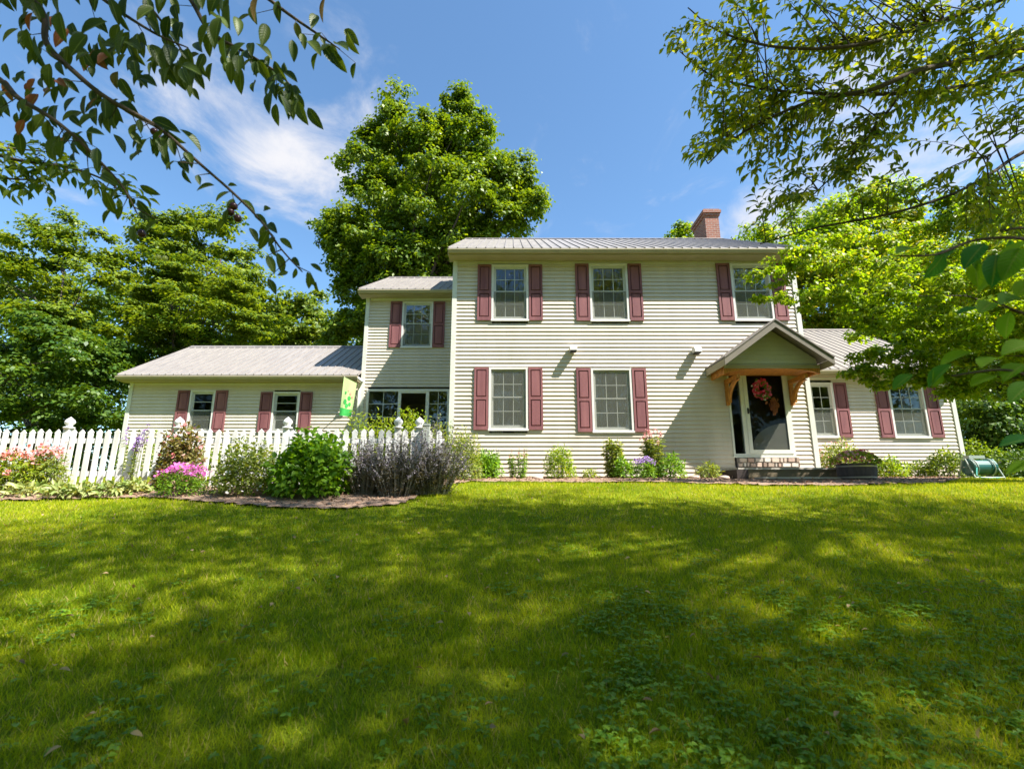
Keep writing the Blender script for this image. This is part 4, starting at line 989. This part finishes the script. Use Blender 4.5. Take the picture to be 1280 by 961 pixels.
# ------------------------------------------------------------------ trees behind the house
G1 = 'woodland trees left of the garage wing'
px_tree('sugar_maple', 'huge dense maple towering behind the house, tallest tree in view',
        [(500, 88), (520, 120), (545, 130), (575, 108), (600, 128), (622, 160), (620, 188), (650, 178), (665, 210), (684, 240), (680, 268), (655, 292), (610, 305), (575, 345), (562, 400), (540, 440), (455, 450), (430, 450), (405, 440), (418, 390), (425, 350), (403, 320), (394, 287), (415, 255), (435, 235), (428, 200), (445, 170), (475, 150), (482, 120)],
        22.5, 'maple', 240, .88, 560, .18, 520, r0=.4, flat=.75, cat='maple', nlimb=40)
px_tree('forest_tree', 'broad layered tree at the left edge with a slim visible trunk',
        [(-120, 290), (-20, 278), (30, 262), (62, 256), (112, 268), (150, 285), (172, 330), (160, 400), (150, 460), (100, 500), (40, 480), (-100, 500)],
        23, 'forest', 95, 1.05, 330, .19, 60, r0=.16, bark='bark2', group=G1, flat=.42, up=.9)
px_tree('forest_tree', 'tall rounded tree rising above the garage roof behind the layered pine',
        [(140, 292), (175, 262), (215, 250), (262, 255), (302, 262), (324, 300), (332, 340), (352, 380), (352, 440), (200, 450), (150, 430)],
        27, 'forest', 80, 1.2, 330, .22, 240, r0=.2, group=G1, flat=.5, up=.8)
px_tree('white_pine', 'pine with flat pale tiers of needles just above the garage roof',
        [(160, 370), (195, 325), (255, 300), (310, 345), (338, 395), (336, 437), (230, 450), (160, 490), (120, 450)],
        21.5, 'yellowg' if False else 'forest', 70, .95, 420, .15, 235, r0=.15, group=G1, flat=.28, up=1.2, cat='pine', crown='needles')
px_tree('forest_tree', 'small far tree between the garage ridge trees and the big maple',
        [(325, 395), (345, 365), (368, 353), (400, 362), (432, 400), (440, 450), (330, 450)], 31, 'forest', 34, 1.2, 360, .24, 385, r0=.15, group=G1, flat=.55)
px_tree('forest_tree', 'dark low tree filling the shade behind the left end of the fence',
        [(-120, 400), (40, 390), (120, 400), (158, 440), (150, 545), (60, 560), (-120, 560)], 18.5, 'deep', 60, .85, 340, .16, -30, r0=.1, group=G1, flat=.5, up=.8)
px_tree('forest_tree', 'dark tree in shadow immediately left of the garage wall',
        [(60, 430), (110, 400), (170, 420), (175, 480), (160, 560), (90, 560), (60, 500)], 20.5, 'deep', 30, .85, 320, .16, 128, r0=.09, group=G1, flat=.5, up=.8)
px_tree('forest_tree', 'lean tree with a pale straight trunk left of the garage',
        [(10, 400), (60, 370), (110, 400), (120, 440), (70, 450), (20, 440)], 20, 'forest', 18, .8, 330, .17, 62, r0=.13, bark='bark2', group=G1, flat=.45, up=.9)
G2 = 'bright trees behind the east wing'
px_tree('birch', 'bright yellow-green tree right of the chimney behind the east wing',
        [(925, 305), (950, 278), (985, 262), (1030, 248), (1078, 225), (1130, 232), (1165, 262), (1190, 330), (1200, 420), (1160, 460), (1000, 450), (960, 380), (935, 335)],
        20, 'lime', 140, .95, 520, .15, 1090, r0=.16, group=G2, flat=.6)
px_tree('birch', 'tall yellow-green tree filling the right edge beyond the east wing',
        [(1150, 262), (1200, 222), (1290, 195), (1380, 230), (1400, 400), (1360, 540), (1230, 560), (1195, 470), (1165, 360)],
        17.5, 'lime', 115, .9, 500, .14, 1290, r0=.16, group=G2, flat=.6)
px_tree('birch', 'little bright tree top showing over the roof left of the chimney',
        [(826, 330), (832, 292), (840, 276), (853, 270), (868, 280), (876, 300), (880, 330)], 27, 'lime', 16, .8, 300, .18, 853, r0=.1, group=G2)
px_tree('hedge_tree', 'dark green bushy tree in the shade right of the east wing',
        [(1188, 500), (1215, 468), (1260, 450), (1380, 440), (1380, 615), (1200, 608)], 15.5, 'deep', 60, .7, 420, .12, 1280, r0=.08, flat=.6)
px_tree('maple_sapling', 'light green tree reaching in front of the east wing roof from the right',
        [(1052, 480), (1070, 455), (1045, 425), (1090, 405), (1140, 415), (1190, 415), (1240, 395), (1300, 370), (1400, 380), (1400, 520), (1300, 520), (1230, 500), (1190, 500), (1130, 485), (1110, 500)],
        9.6, 'lime', 100, .30, 190, .085, 1420, r0=.07, bark='twig', flat=.5, depth=.7, nlimb=10)
px_tree('maple_sapling', 'yellow-green tree whose sprays hang across the upper right window and eave',
        [(925, 345), (960, 318), (990, 300), (1060, 290), (1180, 300), (1400, 270), (1400, 440), (1290, 450), (1180, 445), (1120, 430), (1070, 410), (1030, 395), (985, 390), (955, 395)],
        8.6, 'lime', 190, .27, 170, .07, 1400, r0=.06, bark='twig', flat=.5, depth=.7, nlimb=12)
# far woods: nobody could count these
def woods(name, label, poly, Y, m, n, cr, leaf, per):
    xs_, ys_, d_ = outline_points(poly, n, 6); C = np.array([at(a, b, Y + rng.uniform(-3, 3)) for a, b in zip(xs_, ys_)]); Rr = cr * rng.uniform(.7, 1.3, len(C))
    P, D, Nn = clump_leaves(C, Rr, per, leaf, .7, .6); s = leaf * rng.uniform(.7, 1.3, len(P)); tag(leaves(name, RH, P, D, Nn, s, s * .75, m), label, 'woods', kind='stuff')
woods('far_woods', 'dark mass of woodland closing the view behind the garage wing', [(-260, 330), (60, 340), (200, 350), (330, 400), (470, 400), (480, 610), (-260, 612)], 37, 'deep', 170, 2.4, .42, 230)
woods('far_woods', 'dark woodland behind the bright trees at the right', [(1000, 380), (1100, 330), (1400, 320), (1560, 340), (1560, 612), (1100, 612), (1000, 500)], 33, 'forest', 130, 2.2, .4, 230)

# ------------------------------------------------------------------ near trees
def world_crown(C, Rr, per, leaf, m, parent, name='crown', flat=.6):
    P, D, Nn = clump_leaves(np.array(C), np.array(Rr), per, leaf, flat, .6); s = leaf * rng.uniform(.7, 1.3, len(P)); return leaves(name, RH, P, D, Nn, s, s * .6, m, parent)
def bez(pts, n=14):
    pts = [np.array(p, float) for p in pts]; out_ = []
    for i in range(len(pts) - 1):
        p0, p1, p2, p3 = pts[max(i - 1, 0)], pts[i], pts[i + 1], pts[min(i + 2, len(pts) - 1)]
        for t in np.linspace(0, 1, n, endpoint=False): out_.append(.5 * ((2 * p1) + (-p0 + p2) * t + (2 * p0 - 5 * p1 + 4 * p2 - p3) * t * t + (-p0 + 3 * p1 - 3 * p2 + p3) * t ** 3))
    out_.append(pts[-1]); return out_
def sprig(mb, acc, a, b, spacing, leaf, droop=.4, wob=.05, r0=.006, side=.9, asp=.3, alt=True):
    """a twig from a to b carrying leaves on both sides"""
    a, b = np.array(a), np.array(b); L = np.linalg.norm(b - a); mid = (a + b) / 2 + np.array([0, 0, .08 * L]) + rng.normal(size=3) * wob * L
    pts = [(1 - t) ** 2 * a + 2 * t * (1 - t) * mid + t * t * b for t in np.linspace(0, 1, 6)]; mb.tube(pts, [r0 * (1 - .75 * i / 5) for i in range(6)], 4, cap=False)
    d = unit((b - a)[None])[0]; sd = np.cross(d, [0, 0, 1.]); sd /= max(np.linalg.norm(sd), 1e-6); n = max(2, int(L / spacing))
    for k in range(n):
        t = (k + .6) / n; p = (1 - t) ** 2 * a + 2 * t * (1 - t) * mid + t * t * b
        for s in ((1, -1) if not alt else ((1,) if k % 2 else (-1,))):
            D = d * .55 + sd * s * side + np.array([0, 0, -droop]) + rng.normal(size=3) * .3
            acc.append((p, D, np.array([0, 0, 1.]) + rng.normal(size=3) * .45, leaf * rng.uniform(.65, 1.2)))
    acc.append((b, d + np.array([0, 0, -droop]), np.array([0, 0, 1.]) + rng.normal(size=3) * .3, leaf))
def flush(name, acc, tpl, asp, m, parent):
    P = np.array([a[0] for a in acc]); D = np.array([a[1] for a in acc]); Nn = np.array([a[2] for a in acc]); s = np.array([a[3] for a in acc])
    return leaves(name, tpl, P, D, Nn, s, s * asp, m, parent)
# (a) narrow-leaved tree overhanging from the right
YA = 4.6
tA = thing('ash_tree', 'narrow-leaved tree whose dark limbs overhang the top right corner', 'tree', (9.2, 3.4, g1(9.2, 3.4)))
mb = MB(); trunk = [(9.2, 3.4, g1(9.2, 3.4) - .1), (9.1, 3.4, 1.0), (8.8, 3.5, 2.8), (8.3, 3.6, 4.6), (8.0, 3.3, 7.0), (7.2, 2.6, 9.6)]
mb.tube(bez(trunk, 5), list(np.linspace(.24, .07, 26)), 9)
limbsA = [([(1390, 30), (1280, 62), (1230, 72), (1150, 88), (1090, 112), (1010, 128), (930, 165), (885, 205)], 4.3, .045),
          ([(1390, 60), (1280, 86), (1220, 105), (1140, 116), (1050, 118), (960, 112), (890, 95), (850, 65)], 4.7, .035),
          ([(1400, 130), (1280, 190), (1240, 216), (1190, 243), (1110, 268), (1020, 285), (950, 305)], 5.0, .03),
          ([(1380, -40), (1280, -10), (1180, 25), (1080, 55), (980, 60), (900, 40), (860, 10)], 4.4, .035),
          ([(1380, 10), (1260, 50), (1160, 80), (1110, 140), (1060, 200), (1010, 250)], 4.9, .022),
          ([(1390, 90), (1330, 130), (1270, 170), (1230, 200)], 4.4, .02)]
acc = []; LP = []
for pts, yy, r0 in limbsA:
    w3 = [(8.3 + .2 * rng.uniform(), 3.55, 4.4)] + [at(p[0], p[1], yy + .25 * math.sin(i * 1.3)) for i, p in enumerate(pts)]
    b_ = bez(w3, 6); mb.tube(b_, list(np.linspace(r0, .006, len(b_))), 6, cap=False); LP += b_[7:]
mb.build('trunk', 'bark', tA, smooth=True)
LP = np.array(LP); mb = MB()
polyA = [(838, 20), (838, 75), (862, 80), (880, 100), (866, 150), (860, 215), (900, 200), (945, 195), (928, 245), (960, 262), (1000, 270), (1040, 250), (1100, 262), (1110, 225), (1170, 190), (1230, 150), (1290, 140), (1290, 20)]
xs_, ys_, d_ = outline_points(polyA, 340, 6)
hole = ((xs_ > 1130) & (ys_ > 130) & (ys_ < 215) & (rng.uniform(0, 1, len(xs_)) < .75)) | ((ys_ > 215) & (rng.uniform(0, 1, len(xs_)) < .2))
xs_, ys_ = xs_[~hole], ys_[~hole]
ex = rng.uniform(900, 1290, 50), rng.uniform(-60, 30, 50)
ex2 = rng.uniform(1160, 1290, 26), rng.uniform(215, 300, 26)
xs_ = np.concatenate([xs_, ex[0], ex2[0]]); ys_ = np.concatenate([ys_, ex[1], ex2[1]])
for x_, y_ in zip(xs_, ys_):
    b = np.array(at(x_, y_, 4.6 + rng.uniform(-.5, .6))); c_ = LP[LP[:, 0] > b[0] + .05] if np.any(LP[:, 0] > b[0] + .05) else LP
    dd = np.linalg.norm(c_ - b, axis=1) + rng.uniform(0, .25, len(c_)); a_ = c_[np.argmin(dd)]
    L = np.linalg.norm(b - a_)
    if L > .75:   # a secondary twig bridges to the limb
        mid = a_ + (b - a_) * .55 + [0, 0, .06]; mb.tube([a_, a_ * .5 + mid * .5 + [0, 0, .03], mid], [.009, .007, .005], 4, cap=False); a_ = mid
    sprig(mb, acc, a_, b, .046, .11, droop=.3)
    for j in range(2): q = a_ + (b - a_) * rng.uniform(.4, .9); sprig(mb, acc, q, q + np.array([-.12, rng.uniform(-.12, .12), -.06]) * rng.uniform(.7, 1.6), .045, .10, r0=.003)
mb.build('twigs', 'twig', tA); flush('foliage', acc, LANCE, .40, 'ash', tA)
# its crown goes on upwards and back over the lawn, where it throws the shade
C = []; Rr = []
for k in range(122):
    a_ = rng.uniform(0, 6.28); q = math.sqrt(rng.uniform(0, 1)); x_, y_, z_ = 6.3 + q * 6.0 * math.cos(a_), .9 + q * 3.6 * math.sin(a_), rng.uniform(7.6, 12) - q * 1.2
    C.append((x_, y_, z_)); Rr.append(rng.uniform(.9, 1.6))
for k in range(26): C.append((rng.uniform(6.5, 11), rng.uniform(-2.2, .2), rng.uniform(8, 11.5))); Rr.append(rng.uniform(.9, 1.4))
world_crown(C, Rr, 215, .13, 'ash', tA, flat=.8)
mb = MB()
for k in range(0, 90, 3): q = np.array(C[k]); a_ = np.array((8.0, 3.3, 6.6)) + rng.normal(size=3) * .2; mb.tube([a_, a_ * .5 + q * .5 + [0, 0, .3], q], [.05, .03, .01], 5, cap=False)
mb.build('limbs', 'bark', tA)
# (b) fruit tree on the left with broad dark leaves, hanging close to the camera
tB = thing('plum_tree', 'fruit tree with large dark leaves hanging into the top left corner', 'tree', (-4.6, 1.0, g1(-4.6, 1.0)))
mb = MB(); mb.tube(bez([(-4.6, 1.0, g1(-4.6, 1.0) - .1), (-4.5, 1.0, .4), (-4.2, 1.1, 1.9), (-3.9, 1.3, 3.3), (-3.4, 1.5, 4.6)], 6), list(np.linspace(.15, .05, 25)), 9)
brs = [([(-120, -150), (-20, -80), (50, 10), (58, 54), (95, 92), (132, 122), (178, 148), (205, 165), (250, 205), (290, 240), (325, 275), (352, 312), (378, 340)], 2.15, .017),
       ([(-160, 20), (-60, 60), (0, 100), (22, 122), (60, 145), (90, 168), (118, 195), (152, 232), (172, 268)], 2.0, .014),
       ([(60, -150), (160, -70), (230, -10), (262, 40), (300, 62), (345, 90), (368, 112)], 2.3, .010),
       ([(150, -150), (260, -60), (350, 10), (400, 45), (425, 62)], 2.4, .009),
       ([(-20, -150), (60, -60), (130, 0), (190, 40), (235, 60)], 2.1, .011),
       ([(30, -140), (120, -60), (180, 0), (225, 60), (240, 95)], 2.5, .009)]
acc = []; B = []
for pts, yy, r0 in brs:
    w3 = [(-3.7, 1.4, 3.9)] + [at(p[0], p[1], yy + .06 * math.sin(i)) for i, p in enumerate(pts)]; b_ = bez(w3, 6); mb.tube(b_, list(np.linspace(max(r0, .02), .003, len(b_))), 6, cap=False); B.append(b_)
def hang(px, py, yy, L=.105, ang=None, w_=1.):
    """a single leaf at a measured place, pointing mostly down"""
    p = np.array(at(px, py, yy)); a_ = ang if ang is not None else rng.normal(0, .5)
    D = np.array([math.sin(a_), rng.normal() * .35, -math.cos(a_)]); acc.append((p, D, np.array([rng.normal() * .45, -1 + rng.normal() * .25, .35 + rng.normal() * .3]), L * 1.12))
K = np.array
for px, py, L, an in [(52, 62, .10, -.5), (46, 66, .07, .2), (78, 98, .08, .9), (132, 125, .12, -1.2), (140, 130, .12, .55), (150, 128, .13, .9), (108, 120, .11, -.9), (95, 122, .09, -.4), (120, 135, .10, .2),
                      (165, 92, .11, .9), (178, 98, .11, 1.0), (150, 98, .12, .5), (120, 70, .10, .7), (170, 155, .10, .1), (190, 150, .14, 1.2), (200, 172, .11, .4), (208, 185, .10, .1), (225, 162, .12, .9), (233, 190, .10, .5), (178, 190, .10, -.1),
                      (135, 145, .09, .2), (142, 168, .09, .6), (60, 150, .12, .1), (72, 135, .13, .2), (48, 118, .11, -.2), (88, 145, .08, .8), (92, 165, .11, .4), (70, 170, .12, 0), (30, 150, .08, -.3), (12, 132, .10, -.2), (2, 120, .10, .3), (100, 182, .07, .5),
                      (268, 232, .09, -1.4), (285, 232, .05, 1.4), (300, 250, .08, 1.0), (318, 268, .08, .9), (330, 262, .06, 1.2), (312, 285, .08, .6), (335, 280, .09, .8), (285, 262, .07, -.2), (350, 298, .07, .9), (340, 305, .06, .3), (366, 322, .06, .7), (370, 335, .05, -.3), (384, 340, .07, .5), (388, 330, .06, 1.1), (360, 340, .05, -.8), (395, 352, .05, .2),
                      (165, 228, .08, -1.3), (150, 236, .07, -.8), (175, 232, .08, 1.2), (172, 250, .09, .6), (148, 255, .07, -.2), (140, 262, .08, -.6), (180, 262, .07, .5), (122, 200, .07, .2), (168, 282, .09, .2),
                      (100, 60, .12, .6), (130, 55, .12, 1.2), (160, 52, .13, .9), (190, 56, .14, .5), (215, 58, .15, .3), (235, 60, .15, 0), (250, 52, .13, .4), (205, 75, .14, .6), (240, 85, .12, -.1), (228, 95, .10, .4), (85, 58, .11, -.2), (115, 85, .07, .4), (62, 80, .12, 0), (55, 95, .10, .3),
                      (285, 72, .10, .1), (292, 88, .11, .4), (300, 85, .12, 0), (275, 58, .10, .8), (310, 62, .12, .3), (322, 75, .10, .5), (335, 85, .11, .2), (345, 100, .12, .1), (350, 118, .11, .4), (340, 115, .11, -.1), (362, 108, .11, .6), (372, 128, .12, .4), (385, 135, .11, .6), (320, 55, .11, .9), (355, 90, .09, .9), (345, 130, .10, 0), (365, 125, .12, .2),
                      (385, 52, .13, .7), (405, 58, .12, .6), (418, 55, .12, .9), (365, 50, .10, .1)]:
    hang(px, py, 2.15 + rng.normal() * .05, L * .95, an)
for px0, py0, sp, nn in ((110, 62, 28, 14), (160, 66, 30, 14), (210, 72, 26, 16), (238, 80, 16, 8), (300, 68, 22, 14), (340, 88, 18, 12), (362, 112, 14, 9), (60, 118, 26, 10), (40, 145, 22, 8), (92, 150, 24, 9), (20, 90, 20, 6), (150, 120, 22, 8), (200, 168, 20, 7), (412, 60, 12, 5)):
    for _ in range(nn): hang(px0 + rng.normal() * sp * .6, py0 + rng.normal() * sp * .45, 2.2 + rng.normal() * .12, .095 * rng.uniform(.7, 1.15))
for b_ in B:
    for k in range(4, len(b_) - 2, 2):
        if rng.uniform() < .95: p = b_[k]; q = p + np.array([rng.normal() * .06, rng.normal() * .06, -.05]); mb.tube([p, q], [.003, .0015], 4, cap=False); acc.append((q, np.array([rng.normal() * .6, rng.normal() * .3, -1]), np.array([rng.normal() * .5, -1, .3]), .10 * rng.uniform(.6, 1.15)))
    # above the top edge of the photograph the same branches stay leafy
for k in range(230):
    px = rng.uniform(-60, 440); py = rng.uniform(-110, 45) 
    if px > 300 and rng.uniform() < .55: continue
    hang(px, py, 2.2 + rng.normal() * .2, .11)
mb.build('trunk', 'bark', tB, smooth=True); flush('foliage', acc, OVALN, .42, 'plum', tB)
for nm, mm, pts, r_ in (('plum', 'plumskin', [(193, 165), (196, 172), (288, 265), (297, 273), (292, 258), (177, 292)], .019), ('unripe_plum', 'greenfruit', [(198, 322), (206, 323)], .013)):
    for px, py in pts:
        q = at(px, py, 2.15); m = MB(); n_ = 8; m.lathe([(r_ * math.sin(t), -r_ * math.cos(t)) for t in np.linspace(.08, math.pi - .08, n_)], q, 12); m.build(nm, mm, tB, smooth=True)
# sunlit sprays of a second, farther branch at the far left
tD = thing('cherry_tree', 'light green leafy branch reaching in from the left edge above the woods', 'tree', (-7.2, 3.4, g1(-7.2, 3.4)))
mb = MB(); acc = []; mb.tube(bez([(-7.2, 3.4, g1(-7.2, 3.4) - .1), (-7.1, 3.4, 1.2), (-6.6, 3.4, 3.0), (-6.2, 3.4, 4.2)], 6), list(np.linspace(.12, .04, 19)), 8)
for pts in ([(-160, 130), (-40, 180), (20, 200), (80, 208), (130, 225), (165, 250)], [(-160, 150), (-60, 205), (0, 222), (50, 225)], [(-150, 100), (-60, 165), (-10, 182), (60, 190)]):
    b_ = bez([(-6.5, 3.4, 3.2)] + [at(p[0], p[1], 3.3) for p in pts], 6); mb.tube(b_, list(np.linspace(.022, .004, len(b_))), 5, cap=False)
    for k in range(8, len(b_)):
        for j in range(2): q = b_[k] + rng.normal(size=3) * .02; sprig(mb, acc, q, q + np.array([rng.uniform(-.05, .2), rng.uniform(-.12, .12), rng.uniform(-.14, .05)]), .045, .085, r0=.003)
mb.build('trunk', 'bark', tD); flush('foliage', acc, OVAL, .42, 'forest', tD)
# (c) big soft leaves close to the camera at the right
tC = thing('basswood_sapling', 'large soft green leaves close to the camera at the right edge', 'sapling', (2.75, 1.45, g1(2.75, 1.45)))
mb = MB(); mb.tube(bez([(2.75, 1.45, g1(2.75, 1.45) - .05), (2.7, 1.45, -.4), (2.6, 1.5, .5), (2.5, 1.5, 1.5)], 6), list(np.linspace(.03, .008, 19)), 7)
acc = []
for pts in ([(1400, 330), (1290, 300), (1220, 300), (1170, 318), (1120, 320)], [(1400, 420), (1290, 395), (1240, 375)], [(1400, 470), (1300, 470), (1250, 462), (1190, 470)], [(1400, 300), (1300, 285), (1250, 288)]):
    w3 = [at(p[0], p[1], 1.5) for p in pts]; b_ = bez([(2.6, 1.5, w3[0][2] - .1)] + w3, 6); mb.tube(b_, list(np.linspace(.008, .003, len(b_))), 5, cap=False)
for px, py, L, an, yy in [(1145, 312, .12, -1.35, 1.5), (1180, 318, .12, -.5, 1.5), (1195, 312, .13, -1.0, 1.55), (1205, 315, .10, .3, 1.5), (1230, 305, .13, -.7, 1.4), (1245, 318, .15, -.3, 1.45), (1262, 300, .13, .2, 1.5), (1275, 310, .15, -.5, 1.4), (1218, 330, .11, -.2, 1.5), (1290, 330, .14, 0, 1.4), (1255, 340, .12, -.9, 1.5),
                          (1275, 372, .14, -1.3, 1.45), (1290, 352, .13, -.9, 1.5), (1240, 378, .11, -1.0, 1.5), (1262, 390, .11, -.2, 1.5), (1225, 385, .09, -1.4, 1.55),
                          (1190, 455, .12, -.7, 1.5), (1215, 440, .12, -1.2, 1.5), (1250, 448, .14, -1.3, 1.45), (1280, 455, .13, -1.0, 1.5), (1245, 470, .11, -1.25, 1.5), (1290, 430, .13, -1.3, 1.4), (1170, 462, .09, -.4, 1.55), (1140, 468, .10, -.9, 1.6), (1290, 478, .12, -.9, 1.4),
                          (1292, 548, .10, -1.4, 1.35), (1300, 580, .10, -1.3, 1.35), (1290, 300, .14, -.9, 1.4)]:
    p = np.array(at(px, py, yy)); acc.append((p, np.array([math.sin(an), rng.normal() * .25, -math.cos(an) * .8]), np.array([rng.normal() * .4, -.5, .9]), L * .78))
flush('foliage', acc, OVALN, .58, 'bigleaf', tC); b2 = bez([(2.6, 1.45, -.2)] + [at(p, q, 1.35) for p, q in ((1400, 555), (1330, 552), (1285, 560))], 6); mb.tube(b2, list(np.linspace(.006, .003, len(b2))), 5, cap=False); mb.build('stem', 'twig', tC)
# (d) shade trees around the camera; the tall row behind is added to block sky fill
def shade(label, x, y, h, cx, cy, rx, ry, z0_, z1_, n, m, lf=.17, per=210):
    t = thing('shade_tree', label, 'tree', (x, y, g1(x, y)), 'shade trees around the camera'); C = []; Rr = []
    for k in range(n):
        a_ = rng.uniform(0, 6.28); q = math.sqrt(rng.uniform(0, 1)); C.append((cx + q * rx * math.cos(a_), cy + q * ry * math.sin(a_), rng.uniform(z0_, z1_) - q * .8)); Rr.append(rng.uniform(.9, 1.6))
    world_crown(C, Rr, per, lf, m, t); mb = MB(); limbs(mb, (x, y, g1(x, y) - .1), (cx * .5 + x * .5, cy * .5 + y * .5, (z0_ + z1_) / 2), np.array(C), .22, 22); mb.build('trunk', 'bark', t, smooth=True)
shade('broad shade tree behind the camera on the left', -3.5, -3.5, 9, -.6, -1.9, 4.8, 2.0, 7.6, 11, 60, 'forest', .13, 190)
shade('shade tree far right of the camera', 15.5, -2.5, 11, 14.5, -.5, 4.2, 4.0, 8.5, 13.5, 80, 'forest', .15, 230)
shade('unseen tall tree added well behind the camera', 2.5, -12, 11, 2.5, -12, 6.5, 3.5, 2, 15, 150, 'forest', .34, 120)
src = [o for o in scene.objects if o.get('label') == 'unseen tall tree added well behind the camera'][0]
for i_, (x_, y_, lab) in enumerate([(-9, -13, 'unseen tall tree added behind the camera, next to the left of the middle one'), (-20, -9, 'unseen tall tree added left of the camera at the edge of the garden'), (-27, 3, 'unseen tall tree added far to the left, level with the fence'), (14, -15, 'unseen tall tree added behind the camera to its right'), (26, -12, 'unseen tall tree added behind the camera at the far right')]):
    c_ = src.copy(); col.objects.link(c_); c_.location = (x_, y_, g1(x_, y_)); c_.rotation_euler = (0, 0, 1.3 + i_ * 1.1); c_['label'] = lab; sc_ = 1 + .12 * (i_ % 3); c_.scale = (sc_, sc_, sc_)
    for ch in list(src.children): k_ = ch.copy(); col.objects.link(k_); k_.parent = c_
# ------------------------------------------------------------------ world and sun
AZ, EL = R(60.5), R(52)
S = Vector((math.sin(AZ) * math.cos(EL), -math.cos(AZ) * math.cos(EL), math.sin(EL)))
w = bpy.data.worlds.new('World'); scene.world = w; w.use_nodes = True
nt = w.node_tree; nt.nodes.clear()
out = nt.nodes.new('ShaderNodeOutputWorld'); bg = N(nt, 'ShaderNodeBackground', Strength=.088)
sky = N(nt, 'ShaderNodeTexSky', sky_type='NISHITA', sun_disc=False); sky.sun_elevation = EL
sky.sun_rotation = math.atan2(S.x, S.y); sky.air_density = 1.1; sky.dust_density = .6; sky.ozone_density = 2.2; sky.altitude = 300
tc = N(nt, 'ShaderNodeTexCoord'); sp = N(nt, 'ShaderNodeSeparateXYZ'); nt.links.new(tc.outputs['Generated'], sp.inputs[0])
mz = N(nt, 'ShaderNodeMath', operation='MAXIMUM'); mz.inputs[1].default_value = .05; nt.links.new(sp.outputs[2], mz.inputs[0])
dx_ = N(nt, 'ShaderNodeMath', operation='DIVIDE'); dy_ = N(nt, 'ShaderNodeMath', operation='DIVIDE')
nt.links.new(sp.outputs[0], dx_.inputs[0]); nt.links.new(mz.outputs[0], dx_.inputs[1]); nt.links.new(sp.outputs[1], dy_.inputs[0]); nt.links.new(mz.outputs[0], dy_.inputs[1])
cb = N(nt, 'ShaderNodeCombineXYZ'); nt.links.new(dx_.outputs[0], cb.inputs[0]); nt.links.new(dy_.outputs[0], cb.inputs[1])
mp = N(nt, 'ShaderNodeMapping'); mp.inputs['Scale'].default_value = (1.5, 1.0, 1); mp.inputs['Rotation'].default_value = (0, 0, .5); nt.links.new(cb.outputs[0], mp.inputs[0])
n1 = N(nt, 'ShaderNodeTexNoise', Scale=2.2, Detail=9., Roughness=.62, Distortion=.5); nt.links.new(mp.outputs[0], n1.inputs['Vector'])
# cloud banks stand in a few parts of the sky
def bank(cx, cy, r0, r1, amp):
    d = N(nt, 'ShaderNodeVectorMath', operation='DISTANCE'); nt.links.new(cb.outputs[0], d.inputs[0]); d.inputs[1].default_value = (cx, cy, 0)
    m_ = N(nt, 'ShaderNodeMapRange', interpolation_type='SMOOTHSTEP'); m_.inputs['From Min'].default_value = r1; m_.inputs['From Max'].default_value = r0
    m_.inputs['To Min'].default_value = 0; m_.inputs['To Max'].default_value = amp; nt.links.new(d.outputs['Value'], m_.inputs['Value']); return m_
def plane(px, py): q = at(px, py, 1.0); return q[0] / q[2], 1 / q[2]
acc = None
for (px, py, r0, r1, amp) in ((370, 215, .04, .42, .36), (300, 130, .05, .55, .20), (970, 275, .03, .5, .36), (1130, 190, .1, .9, .22), (760, 40, 0, .3, .0)):
    b_ = bank(*plane(px, py), r0, r1, amp)
    if acc is None: acc = b_.outputs[0]
    else:
        a_ = N(nt, 'ShaderNodeMath', operation='MAXIMUM'); nt.links.new(acc, a_.inputs[0]); nt.links.new(b_.outputs[0], a_.inputs[1]); acc = a_.outputs[0]
ad = N(nt, 'ShaderNodeMath', operation='ADD'); nt.links.new(n1.outputs['Fac'], ad.inputs[0]); nt.links.new(acc, ad.inputs[1])
mr = N(nt, 'ShaderNodeMapRange', interpolation_type='SMOOTHSTEP'); mr.inputs['From Min'].default_value = .56; mr.inputs['From Max'].default_value = .98; nt.links.new(ad.outputs[0], mr.inputs['Value'])
mx = N(nt, 'ShaderNodeMix', data_type='RGBA'); nt.links.new(mr.outputs[0], mx.inputs[0])
tn = N(nt, 'ShaderNodeMix', data_type='RGBA', blend_type='MULTIPLY'); tn.inputs[0].default_value = 1; tn.inputs[7].default_value = (.80, 1.0, 1.08, 1)
nt.links.new(sky.outputs[0], tn.inputs[6]); nt.links.new(tn.outputs[2], mx.inputs[6]); mx.inputs[7].default_value = (3.9, 3.9, 4.1, 1)
nt.links.new(mx.outputs[2], bg.inputs[0]); nt.links.new(bg.outputs[0], out.inputs[0])
sun = bpy.data.lights.new('sun', 'SUN'); sun.energy = 5.0; sun.angle = R(.6); sun.color = (1, .95, .86)
so = bpy.data.objects.new('sun', sun); col.objects.link(so); so.rotation_euler = S.to_track_quat('Z', 'Y').to_euler(); so.location = S * 30
vs = scene.view_settings; vs.view_transform = 'Standard'; vs.look = 'None'; vs.exposure = 1.45; vs.gamma = 1; vs.use_curve_mapping = False
scene.cycles.max_bounces = 7; scene.cycles.diffuse_bounces = 3; scene.cycles.transparent_max_bounces = 8
scene.cycles.glossy_bounces = 3; scene.cycles.transmission_bounces = 4
scene.cycles.use_denoising = True
